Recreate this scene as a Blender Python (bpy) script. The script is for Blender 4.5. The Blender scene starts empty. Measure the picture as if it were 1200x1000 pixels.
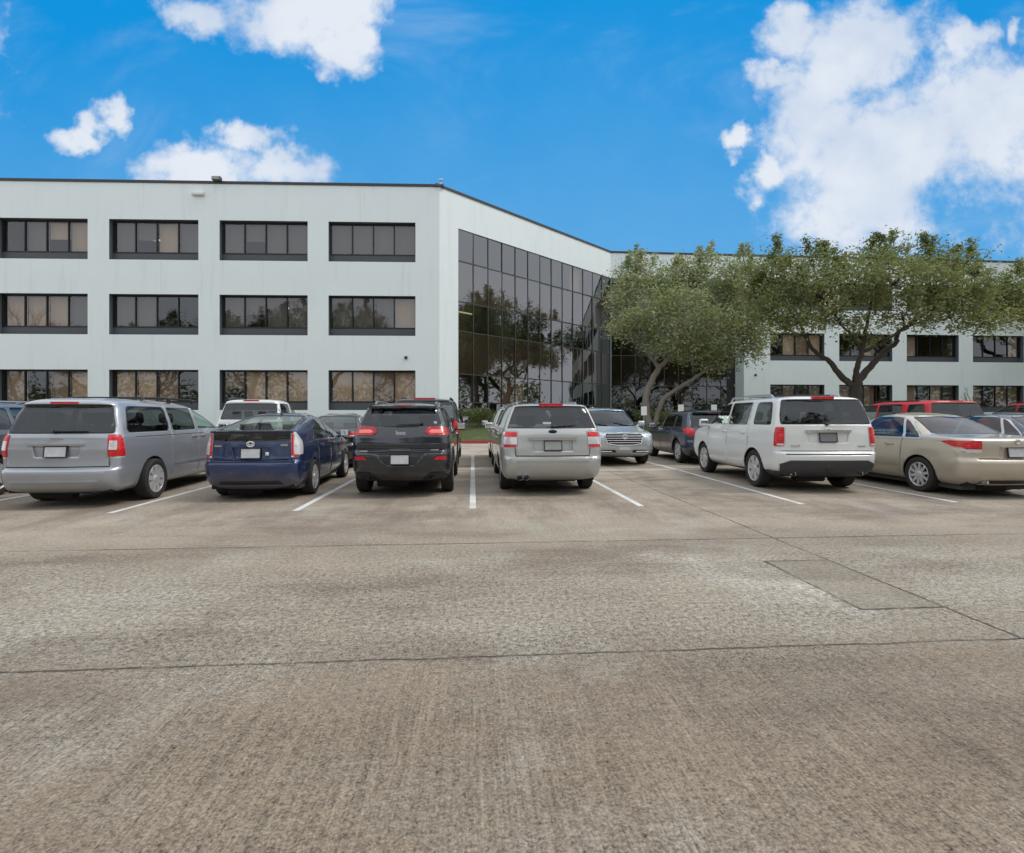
import bpy, bmesh, math, random
import numpy as np
from mathutils import Vector, Matrix
R = math.radians
sc = bpy.context.scene
COL = sc.collection
rng = random.Random(7)

# ------------------------------------------------------------------ camera
F_PX = 620.0; CAM_H = 1.42; YAW = R(4.24)
cam_d = bpy.data.cameras.new('camera'); cam = bpy.data.objects.new('camera', cam_d); COL.objects.link(cam)
cam_d.sensor_width = 36; cam_d.lens = 36*F_PX/1200; cam_d.shift_y = -0.0100
cam_d.clip_end = 3000; cam_d.clip_start = 0.05
cam.location = (0, 0, CAM_H); cam.rotation_euler = (R(90), 0, 0)
sc.camera = cam

def lot(u, v, z=0.0):
    """parking lot frame (u across the stalls, v along them) to world"""
    c, s = math.cos(YAW), math.sin(YAW)
    return Vector((u*c - v*s, u*s + v*c, z))

# ------------------------------------------------------------------ node helpers
class N:
    def __init__(s, name):
        s.m = bpy.data.materials.new(name); s.m.use_nodes = True
        s.nt = s.m.node_tree; s.nt.nodes.clear()
        s.out = s.nt.nodes.new('ShaderNodeOutputMaterial')
    def n(s, t, **kw):
        nd = s.nt.nodes.new(t)
        for k, v in kw.items(): setattr(nd, k, v)
        return nd
    def put(s, sock, v):
        if isinstance(v, bpy.types.NodeSocket): s.nt.links.new(v, sock)
        elif v is not None:
            if isinstance(v, (tuple, list)) and len(v) == 3 and sock.type == 'RGBA': v = (*v, 1)
            sock.default_value = v
    def math(s, op, a, b=None, c=None, clamp=False):
        nd = s.n('ShaderNodeMath', operation=op, use_clamp=clamp)
        s.put(nd.inputs[0], a)
        if b is not None: s.put(nd.inputs[1], b)
        if c is not None: s.put(nd.inputs[2], c)
        return nd.outputs[0]
    def vm(s, op, a, b=None):
        nd = s.n('ShaderNodeVectorMath', operation=op)
        s.put(nd.inputs[0], a)
        if b is not None: s.put(nd.inputs[1], b)
        return nd.outputs['Value'] if op in ('DOT_PRODUCT', 'LENGTH') else nd.outputs[0]
    def noise(s, vec, scale, detail=4, rough=.55, dist=0.0, out='Fac'):
        nd = s.n('ShaderNodeTexNoise')
        s.put(nd.inputs['Vector'], vec); nd.inputs['Scale'].default_value = scale
        nd.inputs['Detail'].default_value = detail; nd.inputs['Roughness'].default_value = rough
        nd.inputs['Distortion'].default_value = dist
        return nd.outputs[out]
    def mix(s, fac, a, b, mode='MIX'):
        nd = s.n('ShaderNodeMix', data_type='RGBA', blend_type=mode)
        s.put(nd.inputs[0], fac); s.put(nd.inputs[6], a); s.put(nd.inputs[7], b)
        return nd.outputs[2]
    def step(s, x, lo, hi):
        nd = s.n('ShaderNodeMapRange', interpolation_type='SMOOTHSTEP')
        s.put(nd.inputs[0], x); nd.inputs[1].default_value = lo; nd.inputs[2].default_value = hi
        nd.inputs[3].default_value = 0; nd.inputs[4].default_value = 1
        return nd.outputs[0]
    def obj(s): return s.n('ShaderNodeTexCoord').outputs['Object']
    def scalevec(s, v, k):
        nd = s.n('ShaderNodeVectorMath', operation='MULTIPLY'); s.put(nd.inputs[0], v); nd.inputs[1].default_value = k
        return nd.outputs[0]
    def bump(s, h, strength=.3, dist=.01):
        nd = s.n('ShaderNodeBump'); s.put(nd.inputs['Height'], h)
        nd.inputs['Strength'].default_value = strength; nd.inputs['Distance'].default_value = dist
        return nd.outputs[0]
    def pbr(s, color, rough=.5, metal=0.0, normal=None, **kw):
        b = s.n('ShaderNodeBsdfPrincipled')
        s.put(b.inputs['Base Color'], color); s.put(b.inputs['Roughness'], rough); s.put(b.inputs['Metallic'], metal)
        if normal is not None: s.put(b.inputs['Normal'], normal)
        for k, v in kw.items(): s.put(b.inputs[k], v)
        s.nt.links.new(b.outputs[0], s.out.inputs[0]); return b

_mc = {}
def plain(name, color, rough=.5, metal=0.0, vary=.12, scale=6.0, **kw):
    if name in _mc: return _mc[name]
    t = N(name); nz = t.noise(t.obj(), scale, 5)
    c = t.mix(nz, tuple(x*(1-vary) for x in color), tuple(min(1, x*(1+vary)) for x in color))
    t.pbr(c, rough, metal, **kw); _mc[name] = t.m; return t.m

def paint(name, color, metal=.35, rough=.32, coat=1.0):
    if name in _mc: return _mc[name]
    t = N(name); o = t.obj()
    z = t.n('ShaderNodeSeparateXYZ'); t.put(z.inputs[0], o)
    dirt = t.math('MULTIPLY', t.step(t.math('ADD', z.outputs[2], t.math('MULTIPLY', t.noise(o, 3.0, 5), -.35)), .40, .05), .38)
    film = t.math('MULTIPLY', t.noise(o, 1.7, 6), .05)
    c = t.mix(t.math('ADD', dirt, film, clamp=True), color, (.20, .17, .14))
    r = t.math('ADD', t.math('MULTIPLY', dirt, .5), rough)
    t.pbr(c, r, metal, **{'Coat Weight': coat, 'Coat Roughness': .06}); _mc[name] = t.m; return t.m

def glass(name, tint, ior=1.5, boost=0.0, rough=.015, wave=0.0):
    if name in _mc: return _mc[name]
    t = N(name)
    tr = t.n('ShaderNodeBsdfTransparent'); t.put(tr.inputs[0], tint)
    gl = t.n('ShaderNodeBsdfGlossy'); gl.inputs['Roughness'].default_value = rough
    gl.inputs[0].default_value = (.95, .97, 1, 1)
    fr = t.n('ShaderNodeLayerWeight'); fr.inputs['Blend'].default_value = .5; f0 = ((ior-1)/(ior+1))**2
    if wave:
        b = t.bump(t.noise(t.obj(), .9, 1), wave, .05); t.put(gl.inputs['Normal'], b); t.put(fr.inputs['Normal'], b)
    f = t.math('ADD', t.math('MULTIPLY', t.math('POWER', fr.outputs['Facing'], 5.0), 1-f0), f0+boost, clamp=True)
    mx = t.n('ShaderNodeMixShader'); t.put(mx.inputs[0], f)
    t.nt.links.new(tr.outputs[0], mx.inputs[1]); t.nt.links.new(gl.outputs[0], mx.inputs[2])
    t.nt.links.new(mx.outputs[0], t.out.inputs[0]); _mc[name] = t.m; return t.m

# ------------------------------------------------------------------ object helpers
def tag(o, label=None, cat=None, group=None, kind=None):
    if label: o['label'] = label
    if cat: o['category'] = cat
    if group: o['group'] = group
    if kind: o['kind'] = kind
    return o
def empty(name, loc, rotz=0.0, **kw):
    o = bpy.data.objects.new(name, None); COL.objects.link(o); o.empty_display_size = .3
    o.location = loc; o.rotation_euler = (0, 0, rotz); return tag(o, **kw)
def link(name, me, parent=None):
    o = bpy.data.objects.new(name, me); COL.objects.link(o); o.parent = parent; return o
def copy_tree(o, parent=None):
    c = o.copy(); COL.objects.link(c)
    if parent is not None: c.parent = parent
    for ch in list(o.children): copy_tree(ch, c)
    return c

class MB:
    """collects shapes, links them as ONE mesh object"""
    def __init__(s): s.bm = bmesh.new(); s.mi = 0
    def _f(s, vs):
        try: f = s.bm.faces.new(vs); f.material_index = s.mi; return f
        except ValueError: return None
    def quad(s, *pts): return s._f([s.bm.verts.new(p) for p in pts])
    def box(s, lo, hi, bevel=0.0, seg=2, mat=None):
        x0, y0, z0 = lo; x1, y1, z1 = hi
        P = [(x0,y0,z0),(x1,y0,z0),(x1,y1,z0),(x0,y1,z0),(x0,y0,z1),(x1,y0,z1),(x1,y1,z1),(x0,y1,z1)]
        if mat is not None: P = [mat @ Vector(p) for p in P]
        vs = [s.bm.verts.new(p) for p in P]
        fs = [s._f([vs[i] for i in q]) for q in ((0,3,2,1),(4,5,6,7),(0,1,5,4),(1,2,6,5),(2,3,7,6),(3,0,4,7))]
        if bevel:
            es = list({e for f in fs for e in f.edges})
            r = bmesh.ops.bevel(s.bm, geom=es, offset=bevel, segments=seg, affect='EDGES', profile=.5)
            for f in r['faces']: f.material_index = s.mi
        return s
    def tube(s, pts, rad, n=8, cap=True):
        pts = [Vector(p) for p in pts]
        rad = rad if isinstance(rad, (list, tuple)) else [rad]*len(pts)
        rings = []; up = None
        for i, p in enumerate(pts):
            d = (pts[min(i+1, len(pts)-1)] - pts[max(i-1, 0)]).normalized()
            if up is None:
                up = Vector((0,0,1)) if abs(d.z) < .9 else Vector((1,0,0))
            a = d.cross(up).normalized(); b = a.cross(d); up = b
            rings.append([s.bm.verts.new(p + (a*math.cos(t) + b*math.sin(t))*rad[i]) for t in (2*math.pi*k/n for k in range(n))])
        for r0, r1 in zip(rings, rings[1:]):
            for k in range(n): s._f([r0[k], r0[(k+1) % n], r1[(k+1) % n], r1[k]])
        if cap: s._f(rings[0][::-1]); s._f(rings[-1])
        return s
    def lathe(s, prof, n=36, axis='x', c=(0,0,0), close=False):
        """prof = list of (axial, radius)"""
        rings = []
        for a, r in prof:
            ring = []
            for k in range(n):
                t = 2*math.pi*k/n
                p = (a, r*math.cos(t), r*math.sin(t)) if axis == 'x' else ((r*math.cos(t), r*math.sin(t), a) if axis == 'z' else (r*math.cos(t), a, r*math.sin(t)))
                ring.append(s.bm.verts.new((p[0]+c[0], p[1]+c[1], p[2]+c[2])))
            rings.append(ring)
        for r0, r1 in zip(rings, rings[1:]):
            for k in range(n): s._f([r0[k], r0[(k+1) % n], r1[(k+1) % n], r1[k]])
        if close: s._f(rings[0][::-1]); s._f(rings[-1])
        return s
    def ball(s, c, r, sub=2, sq=(1,1,1)):
        g = bmesh.ops.create_icosphere(s.bm, subdivisions=sub, radius=1)
        for v in g['verts']: v.co = Vector((v.co.x*r*sq[0]+c[0], v.co.y*r*sq[1]+c[1], v.co.z*r*sq[2]+c[2]))
        return s
    def build(s, name, mats, parent=None, smooth=35, recalc=True):
        if recalc: bmesh.ops.recalc_face_normals(s.bm, faces=s.bm.faces)
        me = bpy.data.meshes.new(name); s.bm.to_mesh(me); s.bm.free()
        for m in (mats if isinstance(mats, (list, tuple)) else [mats]): me.materials.append(m)
        if smooth:
            me.polygons.foreach_set('use_smooth', [True]*len(me.polygons)); me.set_sharp_from_angle(angle=R(smooth))
        return link(name, me, parent)
# ------------------------------------------------------------------ cars
M_TYRE = plain('tyre_rubber', (.022,.021,.02), .85)
M_BLACK = plain('black_plastic', (.018,.018,.019), .5)
M_TRIM = plain('black_trim', (.012,.012,.013), .35)
M_GAP = plain('panel_gap', (.006,.006,.006), .8)
M_CHROME = plain('chrome', (.72,.73,.75), .12, 1.0, vary=.03)
M_ALLOY = plain('alloy_metal', (.52,.52,.53), .28, .9, vary=.05)
M_RIM = plain('silver_rim', (.60,.60,.61), .38, .45, vary=.06)
M_PLATE = plain('licence_plate_white', (.55,.57,.60), .4, vary=.25, scale=14)
M_CABIN = plain('cabin_grey', (.045,.043,.042), .8)
M_SEATL = plain('seat_beige', (.16,.14,.115), .75)
M_SEATD = plain('seat_dark', (.035,.034,.034), .75)
M_UNDER = plain('underbody', (.008,.008,.008), .9)
def lens_red(name, c0, c1):
    t = N(name); o = t.obj(); wv = t.n('ShaderNodeTexWave'); wv.bands_direction = 'Z'; t.put(wv.inputs['Vector'], o); wv.inputs['Scale'].default_value = 9; wv.inputs['Distortion'].default_value = 1.2
    c = t.mix(wv.outputs['Fac'], c0, c1); c = t.mix(t.math('MULTIPLY', t.step(t.noise(o, 9, 3), .50, .70), .7), c, tuple(min(1, x*1.5+.02) for x in c1))
    t.pbr(c, .28, 0, **{'Coat Weight': .35, 'Coat Roughness': .04}); return t.m
M_RED = lens_red('tail_light_red', (.36,.004,.008), (.72,.012,.018))
M_DRED = lens_red('tail_light_dark_red', (.22,.003,.006), (.50,.010,.016))
M_LENS = plain('clear_lens', (.66,.66,.68), .1, .25, vary=.1, **{'Coat Weight': 1.0})
M_BADGE = plain('badge_silver', (.72,.73,.75), .45, .2, vary=.03)
M_MIRROR = plain('mirror_glass', (.8,.82,.85), .03, 1.0)
G_DARK = glass('privacy_glass', (.20,.21,.22), 1.5, .03)
G_MID = glass('tinted_glass', (.52,.56,.55), 1.5, .03)
G_SEDAN = glass('sedan_glass', (.33,.40,.375), 1.5, .03)
M_SATIN = plain('satin_chrome', (.55,.55,.55), .42, .7, vary=.03)
G_CLEAR = glass('green_glass', (.74,.84,.80), 1.5, .03)

def pchip(t, y, q):
    t = np.asarray(t, float); y = np.asarray(y, float); h = np.diff(t); d = np.diff(y)/h
    m = np.zeros_like(y)
    m[0] = d[0]; m[-1] = d[-1]
    for i in range(1, len(y)-1):
        if d[i-1]*d[i] > 0:
            w1 = 2*h[i]+h[i-1]; w2 = h[i]+2*h[i-1]
            m[i] = (w1+w2)/(w1/d[i-1]+w2/d[i])
    k = np.clip(np.searchsorted(t, q) - 1, 0, len(h)-1)
    s = (q-t[k])/h[k]; s2 = s*s; s3 = s2*s
    return (2*s3-3*s2+1)*y[k] + (s3-2*s2+s)*h[k]*m[k] + (-2*s3+3*s2)*y[k+1] + (s3-s2)*h[k]*m[k+1]

class Shell:
    """body surface: horizontal slices (z, rear y, front y, half width, rear radius, front radius), right half"""
    def __init__(s, levels, rb=.06, fb=.14, sb=.03, step=.06):
        s.rb, s.fb, s.sb = rb, fb, sb
        A = np.array(levels, float); s.A = A
        dist = np.sqrt((np.diff(A[:,0])*1.6)**2 + (np.diff(A[:,1]))**2 + (np.diff(A[:,2])*.6)**2 + np.diff(A[:,3])**2)
        t = np.concatenate([[0], np.cumsum(np.maximum(dist, 1e-3))]); s.t = t
        q = [0.0]
        for i in range(len(dist)):
            n = max(1, int(math.ceil(dist[i]/step)))
            q += [t[i] + (t[i+1]-t[i])*k/n for k in range(1, n+1)]
        q = np.array(q)
        s.L = np.stack([pchip(t, A[:,k], q) for k in range(6)], 1)
        s.bm = bmesh.new(); s.lay = s.bm.faces.layers.int.new('region')
        rings = [[s.bm.verts.new(p) for p in s.ring(*row)] for row in s.L]
        for a, b in zip(rings, rings[1:]):
            for i in range(len(a)-1):
                s.bm.faces.new([a[i], a[i+1], b[i+1], b[i]])
        top = rings[-1]; s.bm.faces.new(top)
        s.bm.normal_update()
        # make sure that normals point out
        f = max(s.bm.faces, key=lambda f: f.calc_center_median().x)
        if f.normal.x < 0:
            bmesh.ops.reverse_faces(s.bm, faces=s.bm.faces); s.bm.normal_update()
        s.regions = []
    def ring(s, z, yr, yf, w, rr, rf):
        ln = yf-yr; rr = min(rr, w*.9, ln*.45); rf = min(rf, w*.9, ln*.45)
        w2 = w - s.sb; P = []
        rb = s.rb*min(1, w/.8); fb = s.fb*min(1, w/.8)
        nr, nc, nside = 12, 6, max(10, 64)
        for k in range(nr):
            x = (w2-rr)*k/nr; P.append((x, yr + rb*(x/max(w2,1e-4))**2, z))
        y0 = yr + rb*((w2-rr)/max(w2,1e-4))**2; th0 = math.atan(2*rb*(w2-rr)/max(w2,1e-4)**2)*.5
        for k in range(nc):
            th = math.pi/2*k/nc; P.append((w2-rr+rr*math.sin(th), y0+rr*(1-math.cos(th)), z))
        ya = y0+rr; y1 = yf - fb*((w2-rf)/max(w2,1e-4))**2; yb = y1-rf
        if yb < ya: yb = ya + 1e-3
        for k in range(nside+1):
            f = k/nside; P.append((w - s.sb*(2*f-1)**2, ya+(yb-ya)*f, z))
        for k in range(1, nc+1):
            th = math.pi/2*(1-k/nc); P.append((w2-rf+rf*math.sin(th), y1-rf*(1-math.cos(th)), z))
        for k in range(1, nr+1):
            x = (w2-rf)*(1-k/nr); P.append((x, yf - fb*(x/max(w2,1e-4))**2, z))
        return P
    def at(s, z):
        A = s.L; i = int(np.clip(np.searchsorted(A[:,0], z), 1, len(A)-1)); a, b = A[i-1], A[i]
        f = (z-a[0])/max(1e-6, b[0]-a[0]); return a + (b-a)*f
    def rear(s, x, z):
        r = s.at(z); return r[1] + s.rb*min(1, r[3]/.8)*(x/r[3])**2
    def front(s, x, z):
        r = s.at(z); return r[2] - s.fb*min(1, r[3]/.8)*(x/r[3])**2
    def side(s, y, z):
        r = s.at(z); f = np.clip((y-r[1]-r[4])/(r[2]-r[1]-r[4]-r[5]), 0, 1); return r[3]-s.sb*(2*f-1)**2
    def cut(s, view, poly, region, zmin=-1, only=None):
        bm = s.bm; lay = s.lay
        if view == 'side': lift = lambda a, b: Vector((0, a, b)); ax = (1, 2); ok = lambda n: n.x > .28 and n.x >= abs(n.y)
        elif view == 'rear': lift = lambda a, b: Vector((a, 0, b)); ax = (0, 2); ok = lambda n: n.y < -.12 and -n.y > n.x
        elif view == 'front': lift = lambda a, b: Vector((a, 0, b)); ax = (0, 2); ok = lambda n: n.y > .12 and n.y > n.x
        elif view == 'wheel': lift = lambda a, b: Vector((0, a, b)); ax = (1, 2); ok = lambda n: True
        ar = sum(a[0]*b[1]-b[0]*a[1] for a, b in zip(poly, poly[1:]+poly[:1]))
        if ar < 0: poly = poly[::-1]
        lo = [min(p[k] for p in poly) for k in (0, 1)]; hi = [max(p[k] for p in poly) for k in (0, 1)]
        faces = []
        for f in bm.faces:
            if only is not None and f[lay] not in only: continue
            if not ok(f.normal): continue
            c0 = [v.co[ax[0]] for v in f.verts]; c1 = [v.co[ax[1]] for v in f.verts]
            if max(c0) < lo[0] or min(c0) > hi[0] or max(c1) < lo[1] or min(c1) > hi[1]: continue
            if view == 'wheel' and max(v.co.x for v in f.verts) < .45: continue
            faces.append(f)
        for a, b in zip(poly, poly[1:]+poly[:1]):
            if not faces: break
            no = lift(b[1]-a[1], -(b[0]-a[0])); co = lift(*a)
            if no.length < 1e-9: continue
            no.normalize()
            geom = list({e for f in faces for e in f.edges}) + list({v for f in faces for v in f.verts}) + faces
            r = bmesh.ops.bisect_plane(bm, geom=geom, dist=1e-6, plane_co=co, plane_no=no)
            fs = {g for g in r['geom'] if isinstance(g, bmesh.types.BMFace) and g.is_valid}
            faces = [f for f in fs if (f.calc_center_median()-co).dot(no) < 0]
        for f in faces: f[lay] = region
    def finish(s): s.bm.normal_update()

def extract(sh, region, name, mat, parent, off=.004, depth=.012, side=0, mats=None):
    """side 0: both halves as one mesh; +1 / -1: right / left only"""
    fs = [f for f in sh.bm.faces if f[sh.lay] == region]
    if not fs: return None
    bm = bmesh.new(); bound = [e for e in {e for f in fs for e in f.edges} if sum(1 for g in e.link_faces if g[sh.lay] == region) == 1]
    for sg in ((1, -1) if side == 0 else (side,)):
        vm = {}
        def V(v, d):
            k = (v, d)
            if k not in vm:
                p = v.co + v.normal*d
                if abs(v.co.x) < 1e-5: p.x = 0
                vm[k] = bm.verts.new((p.x*sg, p.y, p.z))
            return vm[k]
        def F(vs):
            try: bm.faces.new(vs if sg > 0 else vs[::-1])
            except ValueError: pass
        for f in fs: F([V(v, off) for v in f.verts])
        if depth:
            for e in bound:
                a, b = e.verts
                if abs(a.co.x) < 1e-5 and abs(b.co.x) < 1e-5: continue
                f = [g for g in e.link_faces if g[sh.lay] == region][0]
                lp = [l for l in f.loops if l.edge == e][0]; a, b = lp.vert, lp.link_loop_next.vert
                F([V(b, off), V(a, off), V(a, off-depth), V(b, off-depth)])
    bmesh.ops.remove_doubles(bm, verts=[v for v in bm.verts if abs(v.co.x) < 1e-5], dist=1e-5)
    me = bpy.data.meshes.new(name); bm.to_mesh(me); bm.free(); me.materials.append(mat)
    me.polygons.foreach_set('use_smooth', [True]*len(me.polygons)); me.set_sharp_from_angle(angle=R(40))
    return link(name, me, parent)

def rp(pts, r=.04, n=3):
    """round the corners of a convex polygon"""
    out = []; m = len(pts)
    for i, p in enumerate(pts):
        p = Vector(p); a = Vector(pts[i-1]) - p; b = Vector(pts[(i+1) % m]) - p
        d = min(r, a.length*.45, b.length*.45)
        if p.x == 0 and len(p) == 2 and abs(p.x) < 1e-9: out.append((p.x, p.y)); continue
        A = p + a.normalized()*d; B = p + b.normalized()*d
        for k in range(n+1):
            t = k/n; q = A*(1-t)**2 + p*2*t*(1-t) + B*t*t; out.append((q.x, q.y))
    return out

def wheel_meshes(r, tw, style, rimr=.68, rimmat=None):
    rr = r*rimr; h = tw/2
    t = MB(); t.lathe([(-h*.85, rr), (-h, rr+(r-rr)*.35), (-h*.97, r*.93), (-h*.80, r*.985), (-h*.3, r), (-h*.28, r*.985), (-h*.18, r*.985), (-h*.16, r),
             (h*.16, r), (h*.18, r*.985), (h*.28, r*.985), (h*.3, r), (h*.80, r*.985), (h*.97, r*.93), (h, rr+(r-rr)*.35), (h*.85, rr), (h*.80, rr*.98)], 40)
    rim = MB()
    rim.lathe([(h*.86, rr*1.01), (h*.9, rr*.985), (h*.80, rr*.93), (h*.2, rr*.88), (-h*.8, rr*.9)], 40)
    n, wdt = {'five': (5, .30), 'six': (6, .26), 'seven': (7, .22), 'ten': (10, .15), 'nine': (9, .17), 'twin': (10, .12)}[style]
    x0, x1 = h*.62, h*.86
    for k in range(n):
        a = 2*math.pi*k/n
        if style == 'twin': a += (.13 if k % 2 else -.13) + (0 if True else 0)
        c, s_ = math.cos(a), math.sin(a)
        def P(x, rad, off): return (x, rad*c - off*s_, rad*s_ + off*c)
        w0, w1 = rr*wdt*.9, rr*wdt*.62
        if style == 'six': w0, w1 = rr*.17, rr*.30
        if style == 'nine' : w0, w1 = rr*.10, rr*.22
        ri, ro = rr*.16, rr*.95
        v = [rim.bm.verts.new(P(x1-.012, ri, -w0)), rim.bm.verts.new(P(x1-.012, ri, w0)), rim.bm.verts.new(P(x1, ro, w1)), rim.bm.verts.new(P(x1, ro, -w1)),
             rim.bm.verts.new(P(x0-.02, ri, -w0)), rim.bm.verts.new(P(x0-.02, ri, w0)), rim.bm.verts.new(P(x0, ro, w1)), rim.bm.verts.new(P(x0, ro, -w1))]
        for q in ((0,1,2,3),(4,7,6,5),(0,4,5,1),(1,5,6,2),(2,6,7,3),(3,7,4,0)): rim._f([v[i] for i in q])
    rim.lathe([(x1-.02, rr*.30), (x1-.004, rr*.26), (x1+.006, rr*.16), (x1+.008, .001)], 20)
    d = MB(); d.lathe([(h*.1, rr*.86), (h*.12, rr*.5), (h*.2, .03), (-h*.9, .03), (-h*.9, rr*.88), (h*.1, rr*.86)], 28)
    return t, rim, d

def flatside(o, yaw=0): return o

def make_car(name, label, S, u, v, rot=0.0, paint_m=None, group=None, cat='car', face=0, scale=1.0):
    """S: spec dict. (u, v) = lot position of the centre of the rear bumper (front bumper when face = 1)"""
    yaw = YAW + R(rot) + (math.pi if face else 0)
    # origin = ground centre of the car
    Lc = S['L']
    fw = Vector((-math.sin(yaw), math.cos(yaw), 0))
    base = lot(u, v)
    org = base + (fw*(Lc/2) if not face else -fw*(Lc/2))
    root = empty(name, org, yaw, label=label, cat=cat, group=group)
    off = Vector((0, -Lc/2, 0))
    class PP: pass
    holder = root
    objs = []
    sh = Shell(S['levels'], S.get('rb', .06), S.get('fb', .14), S.get('sb', .03), S.get('step', .06))
    r, tw = S['r'], S['tw']; ya, yb = S['oh'], S['oh']+S['wb']
    # wheel arches
    ra = r + S.get('gap', .055)
    def arch(yc, rad):
        pts = [(yc+rad*math.cos(R(a)), r*.98+rad*math.sin(R(a))) for a in range(0, 181, 15)]
        return pts + [(yc-rad*1.0, -.2), (yc+rad*1.0, -.2)]
    if S.get('clad'):
        for k_, yc in enumerate((ya, yb)): sh.cut('wheel', arch(yc, ra+S['clad']), 90+k_)
    for yc in (ya, yb): sh.cut('wheel', arch(yc, ra), 99)
    reg = {}
    for i, (nm, view, poly, o) in enumerate(S['regions']):
        key = (nm, o.get('id', i)); idx = reg.setdefault(key, (10 + len(reg) if len(reg) < 79 else 110+len(reg), o, nm))[0]
        if 'r' in o: poly = rp(poly, o['r'])
        sh.cut(view, poly, idx, only=None if not o.get('keep_arch', True) else None)
    # arches win over regions that run into them
    sh.finish()
    for f in list(sh.bm.faces):
        if f[sh.lay] != 99:
            c = f.calc_center_median()
            if c.x > .45 and any((c.y-yc)**2 + (c.z-r*.98)**2 < ra*ra*.985 or (abs(c.y-yc) < ra*.99 and c.z < r*.98) for yc in (ya, yb)): f[sh.lay] = 99
    pm = paint_m
    body = extract(sh, 0, 'body', pm, root, 0, 0)
    body.data.materials.append(M_CABIN)
    sd = body.modifiers.new('Solidify', 'SOLIDIFY'); sd.thickness = .018; sd.offset = -1; sd.material_offset = 1; sd.material_offset_rim = 0
    objs.append(body)
    if S.get('clad'): 
        for k_ in (0, 1):
            for sg in (1, -1): extract(sh, 90+k_, 'wheel_arch_trim', M_BLACK, root, .012, .05, sg)
    mats = {'paint': pm, 'black': M_BLACK, 'trim': M_TRIM, 'gap': M_GAP, 'chrome': M_CHROME, 'red': M_RED, 'dred': M_DRED, 'lens': M_LENS, 'dark': S.get('g_dark', G_DARK), 'mid': S.get('g_mid', G_MID), 'clear': S.get('g_clear', G_CLEAR), 'satin': M_SATIN, 'alloy': M_ALLOY}
    parents = {}
    for key, (idx, o, nm) in reg.items():
        mt = o['m'] if not isinstance(o['m'], str) else mats[o['m']]
        par = root
        if nm.startswith('>'):
            pn, nm = nm[1:].split('>')
            for sg in (1, -1):
                q = extract(sh, idx, nm, mt, parents.get((pn, sg), root), o.get('off', .004), o.get('depth', .014), sg)
            continue
        if o.get('pair'):
            for sg in (1, -1):
                q = extract(sh, idx, nm, mt, root, o.get('off', .004), o.get('depth', .014), sg); objs.append(q); parents[(nm, sg)] = q
        else:
            objs.append(extract(sh, idx, nm, mt, root, o.get('off', .004), o.get('depth', .014)))
    # underbody with wheel wells
    L0 = S['levels'][0]; zb = L0[0]; w = L0[3]
    ub = MB()
    ub.box((-(w-.02), ya+ra, zb), (w-.02, yb-ra, zb+.10)); ub.box((-(w-tw-.16), L0[1]+.03, zb-.02), (w-tw-.16, L0[2]-.05, zb+.14))
    ub.box((-(w-.05), L0[1]+.02, zb), (w-.05, ya-ra, zb+.07)); ub.box((-(w-.08), yb+ra, zb), (w-.08, L0[2]-.2, zb+.07))
    for yc in (ya, yb):
        for sg in (1, -1):
            n = 14; ring = [(yc+ra*.995*math.cos(R(180*k/n)), r*.98+ra*.995*math.sin(R(180*k/n))) for k in range(n+1)]
            xo, xi = sg*(sh.side(yc, r+.15)-.03), sg*(w-tw-.17)
            for a, b in zip(ring, ring[1:]): ub.quad((xo, a[0], a[1]), (xo, b[0], b[1]), (xi, b[0], b[1]), (xi, a[0], a[1]))
            ub.quad((xi, yc-ra, zb-.05), (xi, yc+ra, zb-.05), (xi, yc+ra, r*.98+ra), (xi, yc-ra, r*.98+ra))
    ub.tube([(-.7, ya, r), (.7, ya, r)], .05, 8); ub.tube([(-.45, L0[1]+.2, zb-.02), (.1, L0[1]+.2, zb-.02)], .1, 10)
    objs.append(ub.build('underbody', M_UNDER, root, recalc=False))
    # wheels
    t, rim, d = wheel_meshes(r, tw, S['wheel'], S.get('rimr', .68))
    first = d.build('wheel', M_UNDER, root); ty = t.build('tyre', M_TYRE, first); ri = rim.build('rim', S.get('rim_m', M_RIM), first, smooth=30)
    k = 0
    for yc in (ya, yb):
        for sg in (1, -1):
            wl = first if k == 0 else first.copy()
            if k:
                COL.objects.link(wl); wl.parent = root
                for ch in (ty, ri):
                    c = ch.copy(); COL.objects.link(c); c.parent = wl
            x = sh.side(yc, r+.2) - tw/2 - S.get('tuck', .03)
            wl.location = (sg*x, yc, r); wl.rotation_euler = (R(37*k+11), 0, 0 if sg > 0 else math.pi); k += 1; objs.append(wl)
    # seats and dash
    if S.get('cabin', True):
        sm = S.get('seat_m', M_SEATD); yd = S['dash']; zs = S.get('zs', .62)
        rows = S.get('rows', [yd-1.15, yd-2.0])
        for j, y in enumerate(rows):
            for sg in (1, -1):
                b = MB(); T = Matrix.Translation((sg*.37, y, zs)) @ Matrix.Rotation(R(14), 4, 'X')
                b.box((-.24, .05, -.22), (.24, .55, -.06), .06); b.box((-.235, -.04, -.1), (.235, .10, .56), .06, mat=T)
                b.box((-.13, -.03, .60), (.13, .07, .80), .045, mat=T); b.tube([T @ Vector((-.05, .02, .52)), T @ Vector((-.05, .02, .64))], .012, 6); b.tube([T @ Vector((.05, .02, .52)), T @ Vector((.05, .02, .64))], .012, 6)
                for vv in b.bm.verts:
                    pass
                # cushion was built at the origin: shift it
                bmv = [vv for vv in b.bm.verts if abs(vv.co.x) < .3 and vv.co.y < .62 and vv.co.z < 0]
                for vv in bmv: vv.co += Vector((sg*.37, y, zs))
                objs.append(b.build('seat', sm, root))
        b = MB(); b.box((-.68, yd-.18, zs+.05), (.68, yd+.35, zs+.33), .07)
        objs.append(b.build('dashboard', M_CABIN, root))
        b = MB(); sx = -.37
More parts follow.
